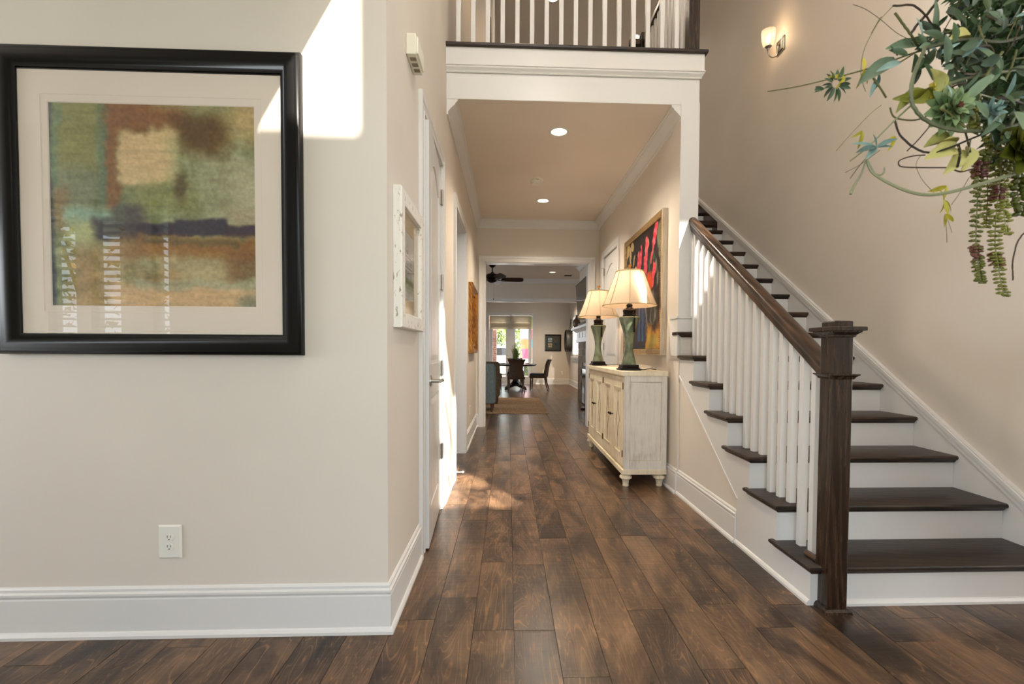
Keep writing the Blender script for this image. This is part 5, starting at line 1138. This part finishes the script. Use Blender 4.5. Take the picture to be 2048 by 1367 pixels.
# ------------------------------------------------------------------ outside the french doors
bm = new_bm(); box(bm, -9, 9, YE+.16, 34, -.20, -.10); structure('ground_patio', bm, mat('patio', (170, 160, 146), .9))
M['brick'] = wood('brick_face', [(120, 74, 58), (150, 96, 76), (178, 124, 100), (196, 150, 124)], (1, 1, 1), 12, .85, .3, 1)
t = thing('brick_column', (-.62, 17.3, -.10), 'pinkish brick porch column outside the left french door', 'column')
b = new_bm(); box(b, -.80, -.43, 17.15, 17.52, -.10, 3.0); obj('mortar_core', b, mat('mortar', (190, 180, 166), .95), t)
bb = new_bm(); box(bb, -.5, .5, -.5, .5, -.5, .5); bmk = bpy.data.meshes.new('brick'); bb.to_mesh(bmk); bb.free(); bmk.materials.append(M['brick'])
for r_ in range(40):
    z = -.06+r_*.076
    for k in range(2 if r_ % 2 else 3):
        if r_ % 2: ya, yb2 = -.805+.19*k, -.625+.19*k
        else: ya, yb2 = [(-.805, -.715), (-.705, -.525), (-.515, -.425)][k]
        o = bpy.data.objects.new('brick', bmk); C.objects.link(o); o.parent = t; o.location = Vector(((ya+yb2)/2, 17.19, z+.03))-wloc(t); o.scale = (yb2-ya-.004, .10, .062)
t = thing('patchwork_panel', (1.15, 19.2, .5), 'square patchwork outdoor panel in pinks, red, orange and teal', 'panel')
cols = [[(214, 120, 140), (150, 60, 84), (170, 70, 70)], [(206, 92, 48), (36, 138, 164), (200, 60, 60)], [(152, 52, 76), (226, 116, 100), (190, 90, 70)]]
for r_ in range(3):
    for k in range(3):
        b = new_bm(); x0 = .50+k*.40; z0 = 1.62-r_*.40; box(b, x0+.01, x0+.39, 19.15, 19.18, z0+.01, z0+.39, .004); obj('square', b, mat('patch_%d%d' % (r_, k), cols[r_][k], .6), t)
b = new_bm(); box(b, .49, 1.71, 19.18, 19.22, .80, 2.03); obj('backing', b, M['plastic'], t)
for xx in (.60, 1.60): b = new_bm(); box(b, xx-.03, xx+.03, 19.18, 19.24, -.10, .82); obj('post', b, M['trim'], t)
def bush(name, cx, cy, cz, rx, ry, rz_, n, m, label, cat, s=.10):
    b = new_bm()
    for i in range(n):
        u = Vector((R_.gauss(0, 1), R_.gauss(0, 1), R_.gauss(0, 1))).normalized()*R_.uniform(.55, 1)
        p = Vector((cx+u.x*rx, cy+u.y*ry, max(-.09, cz+u.z*rz_))); q = s*R_.uniform(.5, 1)
        a = Vector((R_.uniform(-1, 1), R_.uniform(-1, 1), R_.uniform(-1, 1))).normalized()*q; c_ = a.cross(Vector((R_.uniform(-1, 1), R_.uniform(-1, 1), R_.uniform(-1, 1)))).normalized()*q*.45
        b.faces.new([b.verts.new(p-a), b.verts.new(p+c_), b.verts.new(p+a), b.verts.new(p-c_)])
    tube(b, [(cx, cy, -.1), (cx, cy, cz)], .06, 6, .02)
    o = obj(name, b, m); tag(o, label, cat); return o
M['leafA'] = mat('sunny_leaves', (136, 150, 74), .6); M['leafB'] = mat('deep_leaves', (78, 100, 52), .6)
bush('tree', -.05, 27, 3.0, 2.0, 1.2, 2.2, 1500, M['leafA'], 'sunlit yellow green tree in the garden seen through left french door', 'tree', .22)
bush('tree', 2.6, 30, 4.2, 2.6, 1.2, 2.2, 1500, M['leafB'], 'darker green tree behind the patchwork panel', 'tree', .24)
bush('shrub', .42, 18.2, .8, .13, .2, 1.0, 320, M['leafA'], 'slim climbing shrub outside between the two french doors', 'shrub', .07)
bush('shrub', 1.1, 17.2, .35, .5, .3, .45, 500, M['leafA'], 'low yellow green shrub under the patchwork panel', 'shrub', .08)
t = thing('white_car', (-.6, 24, -.1), 'white car parked in the distance beyond the left french door', 'car')
b = new_bm(); prism(b, [(-2.6, .15), (1.6, .15), (1.65, .7), (1.1, .85), (.4, 1.35), (-1.5, 1.38), (-2.3, .9), (-2.65, .8)], 'y', 23.2, 24.9); bmesh.ops.bevel(b, geom=b.edges[:], offset=.08, segments=2, affect='EDGES'); obj('car_body', b, mat('white_car_paint', (232, 232, 232), .2), t, auto=40)
b = new_bm(); prism(b, [(-1.9, .92), (.75, .92), (.30, 1.27), (-1.4, 1.30)], 'y', 23.17, 23.21); obj('car_windows', b, M['dark'], t)
for xx in (-1.8, 1.0): b = new_bm(); tube(b, [(xx, 23.15, .20), (xx, 23.4, .20)], .30, 24); obj('wheel', b, M['dark'], t, auto=40)

# ------------------------------------------------------------------ floral arrangement at right, near the camera
M['urn'] = mat('aged_stone_urn', (150, 140, 122), .7)
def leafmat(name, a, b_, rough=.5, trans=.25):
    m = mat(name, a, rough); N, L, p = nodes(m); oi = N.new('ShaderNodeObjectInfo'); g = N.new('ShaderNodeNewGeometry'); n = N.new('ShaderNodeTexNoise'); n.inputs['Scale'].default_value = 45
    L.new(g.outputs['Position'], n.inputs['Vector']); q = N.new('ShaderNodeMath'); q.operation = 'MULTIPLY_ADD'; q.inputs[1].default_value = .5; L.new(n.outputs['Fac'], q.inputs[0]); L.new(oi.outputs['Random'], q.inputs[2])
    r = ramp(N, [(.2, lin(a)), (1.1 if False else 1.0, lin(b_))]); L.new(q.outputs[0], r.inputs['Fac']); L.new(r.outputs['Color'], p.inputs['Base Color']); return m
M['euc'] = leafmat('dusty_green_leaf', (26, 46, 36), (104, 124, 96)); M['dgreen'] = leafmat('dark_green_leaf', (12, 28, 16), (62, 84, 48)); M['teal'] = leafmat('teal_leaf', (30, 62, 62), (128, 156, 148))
M['succ'] = leafmat('olive_succulent', (64, 68, 14), (128, 128, 46), .4); M['succ2'] = leafmat('sage_succulent', (70, 92, 54), (140, 158, 112), .4); M['burg'] = leafmat('burgundy_succulent', (58, 24, 24), (112, 66, 50), .4)
M['yel'] = leafmat('yellow_petal', (138, 126, 18), (180, 164, 48), .5); M['pod'] = leafmat('pale_lotus_petal', (116, 118, 48), (190, 180, 112), .6); M['twig'] = leafmat('brown_twig', (34, 26, 18), (66, 50, 34), .7); M['vine'] = leafmat('grey_green_vine', (70, 76, 52), (128, 130, 100), .6); M['gtwig'] = leafmat('olive_twig', (70, 72, 34), (104, 100, 56), .7)
A0 = at(2160, 190, 1.06)     # heart of the arrangement, just outside the frame
fl = thing('floral_arrangement', (A0.x, A0.y, .0), 'large hanging arrangement of faux greenery and succulents at upper right near camera', 'plant')
b = new_bm(); lathe(b, [(0, 0), (.20, 0), (.21, .03), (.16, .06), (.10, .10), (.085, .20), (.075, .60), (.085, .66), (.10, .70), (0, .70)], 32, (A0.x+.36, A0.y, 0)); obj('pedestal', b, M['urn'], fl, auto=40)
b = new_bm(); lathe(b, [(0, .70), (.09, .70), (.10, .74), (.16, .86), (.19, 1.02), (.17, 1.22), (.15, 1.34), (.18, 1.42), (.17, 1.43), (.14, 1.36), (0, 1.34)], 36, (A0.x+.36, A0.y, 0)); obj('urn', b, M['urn'], fl, auto=50)
def P(x, y, dy=0.0): return at(x, y, 1.06+dy)
def smooth_pts(pts, k=5):
    out = []
    for i in range(len(pts)-1):
        p0, p1, p2, p3 = pts[max(i-1, 0)], pts[i], pts[i+1], pts[min(i+2, len(pts)-1)]
        for j_ in range(k):
            t_ = j_/k; out.append(.5*((2*p1)+(p2-p0)*t_+(2*p0-5*p1+4*p2-p3)*t_*t_+(3*p1-3*p2+p3-p0)*t_**3))
    return out+[pts[-1]]
def stem(pp, r, m, name='twig', r1=None, knob=0):
    pts_ = smooth_pts([P(*q) for q in pp])
    if knob: pts_ = [p+Vector((R_.uniform(-1, 1), R_.uniform(-1, 1), R_.uniform(-1, 1)))*knob for p in pts_]
    b = new_bm(); tube(b, pts_, r, 6, r1); return obj(name, b, m, fl, smooth=True)
def leaf_bm(L, W, fold=.25, curl=.15, n=6):
    b = new_bm(); rows = []
    for i in range(n+1):
        f = i/n; w_ = W*math.sin(PI*min(1, f*.92+.06))**.8*(1-.15*f); z = -curl*L*f*f
        rows.append((b.verts.new((-w_/2, L*f, z+fold*w_)), b.verts.new((0, L*f, z)), b.verts.new((w_/2, L*f, z+fold*w_))))
    for p_, q_ in zip(rows, rows[1:]):
        b.faces.new((p_[0], p_[1], q_[1], q_[0])); b.faces.new((p_[1], p_[2], q_[2], q_[1]))
    return b
def mesh_of(b, m):
    me = bpy.data.meshes.new('leaf'); 
    for f in b.faces: f.smooth = True
    b.to_mesh(me); b.free(); me.materials.append(m); return me
def frame(d, up_):
    y = Vector(d).normalized(); x = y.cross(Vector(up_))
    if x.length < .05: x = y.cross(Vector((1, .3, .2)))
    x.normalize(); z = x.cross(y); return Matrix((x, y, z)).transposed()
def put(me, name, p, d, s, up_=None, parent=fl):
    o = bpy.data.objects.new(name, me); C.objects.link(o); o.parent = parent; o.location = p-wloc(parent)
    up_ = up_ or (R_.uniform(-.6, .6), -1, R_.uniform(-.6, .9)); o.rotation_euler = frame(d, up_).to_euler(); o.scale = (s, s, s); return o
L_big = mesh_of(leaf_bm(.11, .038), M['euc']); L_mid = mesh_of(leaf_bm(.06, .026), M['dgreen']); L_teal = mesh_of(leaf_bm(.062, .017), M['teal']); L_oval = mesh_of(leaf_bm(.05, .036, .1), M['euc']); L_yel = mesh_of(leaf_bm(.035, .010, .2, .3), M['yel']); L_small = mesh_of(leaf_bm(.028, .010), M['dgreen'])
def rnd_dir(left=.5): return Vector((R_.gauss(-left, .8), R_.gauss(-.25, .5), R_.gauss(0, .8)))
# dense mass
k = 0
while k < 200:
    x = R_.uniform(1880, 2100); y = R_.uniform(-60, 300)
    if R_.random() < (y-150)/300: continue
    lim = 1895 if y < 60 else 1850 if y < 200 else 1900
    if x < lim+R_.uniform(-10, 40) or y > 310 or x > 2230 or y < -160: continue
    me, s = R_.choice([(L_big, .8), (L_mid, 1.1), (L_oval, 1), (L_teal, .9), (L_mid, .9), (L_big, .6), (L_oval, .8)])
    put(me, 'leaf', P(x, y, R_.uniform(-.10, .10)), rnd_dir(), s*R_.uniform(.5, .9)); k += 1
# inner mass of fine foliage
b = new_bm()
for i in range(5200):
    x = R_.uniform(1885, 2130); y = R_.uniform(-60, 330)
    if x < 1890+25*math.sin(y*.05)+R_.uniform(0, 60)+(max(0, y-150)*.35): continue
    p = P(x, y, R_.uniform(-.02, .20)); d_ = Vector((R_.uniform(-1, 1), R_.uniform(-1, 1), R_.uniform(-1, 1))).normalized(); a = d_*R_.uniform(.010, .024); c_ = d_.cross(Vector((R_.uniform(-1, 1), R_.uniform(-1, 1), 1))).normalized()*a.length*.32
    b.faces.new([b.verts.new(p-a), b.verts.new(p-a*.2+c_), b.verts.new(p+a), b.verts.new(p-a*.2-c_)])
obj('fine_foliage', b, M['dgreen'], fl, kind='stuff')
# stems and twigs: (x, y, depth offset)
stem([(1535, 183, .02), (1600, 172, .01), (1690, 150, 0), (1760, 130, 0), (1830, 105, .02), (1920, 80, .03)], .0010, M['gtwig'], r1=.0022)
stem([(1706, 9, .02), (1730, 18, .01), (1760, 38, 0), (1800, 70, 0), (1850, 90, .02)], .0006, M['twig'])
stem([(1785, 12, -.02), (1810, 10, -.02), (1830, 12, -.02), (1850, 30, -.01), (1868, 55, 0), (1885, 75, .02)], .0022, M['twig'], knob=.0006)
stem([(1822, 68, 0), (1838, 45, 0), (1855, 28, -.01), (1870, 8, -.02), (1882, -12, -.02)], .0030, M['twig'], knob=.0009)
stem([(1790, 26, .0), (1808, 50, 0), (1822, 70, 0), (1838, 96, .02), (1860, 120, .03)], .0026, M['gtwig'], knob=.0006)
stem([(1788, 10, 0), (1760, 40, 0), (1743, 68, 0), (1728, 100, 0), (1722, 135, 0), (1724, 160, 0), (1731, 183, 0)], .0007, M['gtwig'])
stem([(1885, 66, 0), (1900, 40, 0), (1915, 15, 0), (1925, -8, 0)], .0011, M['twig'])
stem([(1742, 150, 0), (1760, 175, 0), (1772, 195, .01)], .0022, M['gtwig'])
stem([(1822, 97, -.03), (1850, 95, -.05), (1828, 150, -.06), (1822, 190, -.07), (1835, 225, -.07), (1870, 250, -.06), (1930, 262, -.06), (2000, 258, -.05), (2060, 240, -.04)][1:], .0042, M['vine'], 'vine', .0036, knob=.0006)
stem([(1850, 96, -.05), (1890, 86, -.05), (1940, 78, -.04), (2000, 84, -.03), (2060, 70, 0)], .0036, M['vine'], 'vine')
stem([(1700, 322, 0), (1740, 290, 0), (1790, 240, -.02), (1850, 190, -.03), (1920, 160, -.03), (2000, 145, -.03), (2060, 135, -.02)], .0016, M['vine'], 'vine', .0034)
stem([(1672, 302, .02), (1700, 270, .01), (1740, 228, 0), (1763, 210, 0)], .0007, M['gtwig'])
stem([(1733, 318, -.02), (1745, 345, -.02), (1790, 372, -.03), (1840, 388, -.04), (1890, 386, -.05), (1960, 368, -.05), (2060, 338, -.05)], .0024, M['vine'], 'vine', .0046)
stem([(1733, 318, -.02), (1748, 345, -.02), (1760, 350, -.02), (1768, 344, -.02), (1769, 335, -.02)], .0022, M['vine'], 'vine', .0018)
stem([(1733, 318, -.02), (1722, 348, -.02), (1710, 368, -.02), (1701, 388, -.02)], .0016, M['vine'], 'vine', .0030)
stem([(1790, 240, 0), (1800, 270, -.01), (1830, 296, -.02), (1860, 305, -.03), (1900, 295, -.04), (1960, 270, -.05), (2020, 250, -.05)], .0022, M['twig'], knob=.0004)
stem([(1900, 335, -.03), (1850, 335, -.03), (1810, 334, -.03), (1798, 330, -.03), (1800, 320, -.03), (1825, 312, -.03), (1850, 310, -.02)], .0014, M['twig'])
stem([(1900, 335, -.03), (1920, 343, -.03), (1945, 338, -.03)], .0018, M['twig'])
stem([(1814, 302, 0), (1840, 275, 0), (1862, 250, 0)], .0013, M['twig'], knob=.0005)
stem([(1780, 215, 0), (1790, 235, 0), (1830, 240, 0), (1862, 228, 0)], .0018, M['gtwig'])
stem([(1842, 310, 0), (1832, 330, 0), (1845, 360, 0), (1868, 385, .01)], .0006, M['gtwig'])
stem([(1938, 355, 0), (1920, 385, 0), (1902, 410, 0)], .0006, M['gtwig'])
stem([(1891, 440, 0), (1893, 462, 0), (1894, 485, 0)], .0006, M['gtwig']); stem([(1896, 440, 0), (1904, 465, 0)], .0005, M['gtwig'])
stem([(2026, 560, .02), (2025, 530, .02), (2030, 500, .02), (2040, 475, .02), (2060, 455, .02)], .0017, M['twig'], knob=.0006)
stem([(1690, 345, .0), (1722, 328, 0), (1760, 300, 0)], .0006, M['twig']); stem([(1700, 357, .0), (1716, 335, 0), (1730, 318, 0)], .0008, M['twig'])
stem([(1722, 135, .0), (1722, 160, .0)], .0007, M['gtwig']); stem([(1752, 52, 0), (1743, 66, 0), (1758, 40, 0), (1763, 34, 0)], .0010, M['gtwig'])
# leafy branch reaching left
br_pts = smooth_pts([P(1905, 60, .02), P(1860, 85, .01), P(1820, 112, 0), P(1790, 128, 0), P(1755, 130, 0)])
b = new_bm(); tube(b, br_pts, .0026, 6, .0012); obj('twig', b, M['gtwig'], fl, smooth=True)
for x, y, dx, dz, s, me in ((1800, 125, -.9, -.35, 1.05, L_teal), (1790, 118, -.8, -.5, 1.0, L_big), (1815, 112, -.7, .3, .7, L_mid), (1830, 108, -.2, -.8, .8, L_mid), (1845, 112, -.5, -.7, .8, L_mid), (1850, 96, -.4, .7, .6, L_mid), (1760, 132, -.5, -.6, .55, L_mid), (1758, 148, -.3, -.9, .7, L_teal), (1752, 160, -.3, -1, .6, L_teal), (1795, 112, -.6, .6, .5, L_small), (1788, 108, -.3, .8, .8, L_small), (1870, 100, -.5, -.6, 1, L_mid), (1862, 72, -.6, .6, .7, L_mid), (1880, 66, -.8, .2, .8, L_mid), (1835, 130, -.1, -1, .7, L_mid), (1848, 128, .4, -.8, .7, L_mid), (1826, 92, -.4, .7, .5, L_small)):
    put(me, 'leaf', P(x, y, R_.uniform(-.02, .02)), (dx, R_.uniform(-.3, .1), dz), s)
for i in range(34):
    x = R_.uniform(1835, 1915); y = R_.uniform(70, 175)
    if x < 1905-(175-y)*.75+R_.uniform(-8, 20)*1 and y > 120: continue
    put(R_.choice([L_mid, L_big, L_teal, L_oval, L_mid]), 'leaf', P(x, y, R_.uniform(-.05, .04)), (R_.gauss(-.5, .5), R_.uniform(-.5, .2), R_.gauss(-.1, .6)), R_.uniform(.4, .8))
for i in range(26):
    x = R_.uniform(1915, 2050); y = R_.uniform(20, 300); a = R_.uniform(0, 2*PI); ln_ = R_.uniform(30, 80)
    stem([(x, y, R_.uniform(-.09, .0)), (x+ln_*.5*math.cos(a)+R_.uniform(-8, 8), y+ln_*.5*math.sin(a)+R_.uniform(-8, 8), -.06), (x+ln_*math.cos(a), y+ln_*math.sin(a), R_.uniform(-.08, 0))], R_.uniform(.0010, .0028), R_.choice([M['twig'], M['gtwig'], M['vine']]))
# little cluster near the left tip
for i in range(16):
    a = 2*PI*i/16; put(L_small, 'leaf', P(1672+8*math.cos(a), 168+8*math.sin(a), R_.uniform(-.01, .01)), (math.cos(a), R_.uniform(-.3, .2), -math.sin(a)), R_.uniform(.7, 1.15))
for i in range(6): put(L_small, 'leaf', P(1648, 178, 0), (-1, R_.uniform(-.4, .4), R_.uniform(-.5, .7)), .7)
# yellow two-pronged blooms
for x, y, dirs in ((1690, 155, ((-1, .05), (-.6, -.8))), (1725, 262, ((-.9, -.65), (-.05, -1))), (1727, 140, ((-.1, -1), (.5, -.9), (.1, .9))), (1790, 272, ((-.9, -.6), (-.3, -.8))), (1893, 372, ((-1, -.5), (-.1, -.9), (-.7, -.2))), (1888, 400, ((.3, -1), (.9, -.7), (.1, -1.2), (-.4, .8))), (1890, 428, ((1, -.35), (-.1, -1), (.6, -.4)))):
    for dx, dz in dirs: put(L_yel, 'petal', P(x, y, R_.uniform(-.01, .01)), (dx, R_.uniform(-.3, .1), dz), R_.uniform(.8, 1.1))
# pale teal star bloom
for dx, dz, s in ((-1, -.25, 1.0), (-.9, .25, .85), (-.4, .8, .5), (.7, .35, .8), (.9, .1, .6), (-.5, -.4, .9)):
    put(L_teal, 'petal', P(1752, 295, -.02), (dx, R_.uniform(-.4, 0), dz), s, (0, -1, .6))
# lotus-like pods: cupped petals
Pt = mesh_of(leaf_bm(.062, .040, .55, .25, 8), M['pod']); Pg = mesh_of(leaf_bm(.075, .032, .6, .3, 8), M['succ'])
for me, x, y, dx, dz, s, up_ in ((Pt, 1868, 190, -.15, 1, .95, (0, -1, .1)), (Pt, 1880, 185, .15, 1, .6, (.4, -1, 0)), (Pg, 1860, 188, -1, -.28, 1.2, (0, -.5, 1)), (Pg, 1856, 196, -1, -.10, 1.0, (0, -1, -.3)), (Pt, 1905, 288, -1, .02, 1.1, (0, -.8, .8)), (Pt, 1910, 296, -.95, -.30, 1.15, (0, -1, .2)), (Pt, 1918, 300, -.5, -.8, 1.0, (0, -1, .1)), (Pt, 1930, 295, -.1, -1, .9, (.2, -1, 0)), (Pt, 1900, 80, .9, .15, .8, (0, -1, .5))):
    put(me, 'petal', P(x, y, -.03), (dx, -.2, dz), s, up_)
# green rosette with burgundy heart
Rt = mesh_of(leaf_bm(.032, .018, .35, -.3, 5), M['succ2']); Rb = mesh_of(leaf_bm(.018, .012, .35, -.3, 5), M['burg'])
def rosette(x, y, dy, me, inner, s, n=(6, 8, 10)):
    c = P(x, y, dy)
    for q, m_ in enumerate(n):
        for i in range(m_):
            a = 2*PI*i/m_+q*.4; tilt = .9-.42*q
            put(inner if q == 0 and inner else me, 'petal', c+Vector((0, -.012+.006*q, 0)), (math.cos(a), -tilt, math.sin(a)), s*(.6+.25*q), (math.cos(a)*-.5, -1, math.sin(a)*-.5))
rosette(1903, 219, -.05, Rt, Rb, 1.25, (6, 8, 10, 12)); Tt = mesh_of(leaf_bm(.026, .012, .3, -.3, 5), M['teal'])
rosette(1978, 226, -.07, Tt, None, 1.1, (4, 6, 7)); rosette(2035, 300, -.05, mesh_of(leaf_bm(.05, .04, .4, -.2, 5), M['succ']), None, 1.2, (5, 6, 7))
for x, y, d in ((1870, 68, 0), (1880, 72, 0), (1862, 76, 0), (1890, 66, 0), (1900, 72, 0), (1910, 64, 0), (1923, 68, 0), (1872, 82, 0), (1856, 75, 0), (1935, 70, 0), (1930, 60, 0), (1896, 80, 0)):
    b = new_bm(); ball(b, P(x, y, -.02), .0032, sub=1); obj('berry', b, M['dgreen'], fl, smooth=True)
# hanging strands of bead-like succulent leaves
def strand(pp, m, w_=.011, ln=.014, gap=.0085, taper=.85, dens=3):
    pts_ = smooth_pts([P(*q) for q in pp], 8); b = new_bm(); tube(b, pts_, .0012, 5)
    acc = 0; side = 1; tot = sum((q-p).length for p, q in zip(pts_, pts_[1:])); run = 0
    for p, q in zip(pts_, pts_[1:]):
        seg = (q-p).length; n_ = max(1, int(seg/gap))
        for j_ in range(n_):
            c = p.lerp(q, j_/n_); f = (run+seg*j_/n_)/tot; sc_ = 1-(1-taper)*f
            for k_ in range(dens):
                side = -side; a = R_.uniform(-.7, .7); d = Vector((side*math.cos(a), math.sin(a)*R_.choice((-1, 1)), R_.uniform(-.45, .1))).normalized()
                vs = bmesh.ops.create_icosphere(b, subdivisions=1, radius=1)['verts']; mt = frame(d, (0, -.2, 1))
                for v in vs: v.co = c+d*ln*.60*sc_+mt@Vector((v.co.x*w_*.52*sc_, v.co.y*ln*.60*sc_, v.co.z*w_*.36*sc_))
        run += seg
    return obj('succulent_strand', b, m, fl, smooth=True, kind='stuff')
strand([(1972, 300, -.02), (1958, 340, -.02), (1955, 400, -.02), (1952, 480, -.02), (1957, 530, -.02), (1962, 566, -.02)], M['succ'])
strand([(2005, 320, -.02), (1995, 400, -.01), (1990, 480, -.02), (1998, 540, -.02), (2008, 593, -.02)], M['succ'])
strand([(2020, 300, 0), (2010, 360, 0), (2008, 420, 0), (2014, 470, 0)], M['succ'], taper=.9); strand([(1985, 250, 0), (1975, 320, .01), (1975, 400, .02), (1972, 455, .02)], M['succ'], taper=.9)
strand([(2040, 300, .02), (2035, 370, .02), (2040, 430, .02)], M['succ'], .02, .024, .013); strand([(2000, 250, .02), (1990, 330, .03), (1995, 400, .03)], M['succ'], .014, .018, .009)
strand([(1953, 490, -.021), (1954, 518, -.021)], M['burg'], .009, .015, .010, 1); strand([(1991, 505, -.011), (1994, 530, -.011)], M['burg'], .009, .015, .010, 1); strand([(1962, 322, -.022), (1956, 352, -.022)], M['burg'], .010, .017, .010, 1); strand([(1997, 372, -.012), (1995, 400, -.012)], M['burg'], .010, .016, .010, 1)
strand([(1870, 168, -.03), (1868, 195, -.03), (1872, 225, -.03), (1880, 240, -.03)], M['yel'], .012, .010, .007, .9); strand([(1880, 165, -.02), (1884, 190, -.02), (1880, 215, -.02)], M['yel'], .012, .010, .007, .9)
strand([(1948, 190, -.04), (1945, 225, -.04), (1950, 260, -.04)], M['succ'], .014, .012, .008, .9)
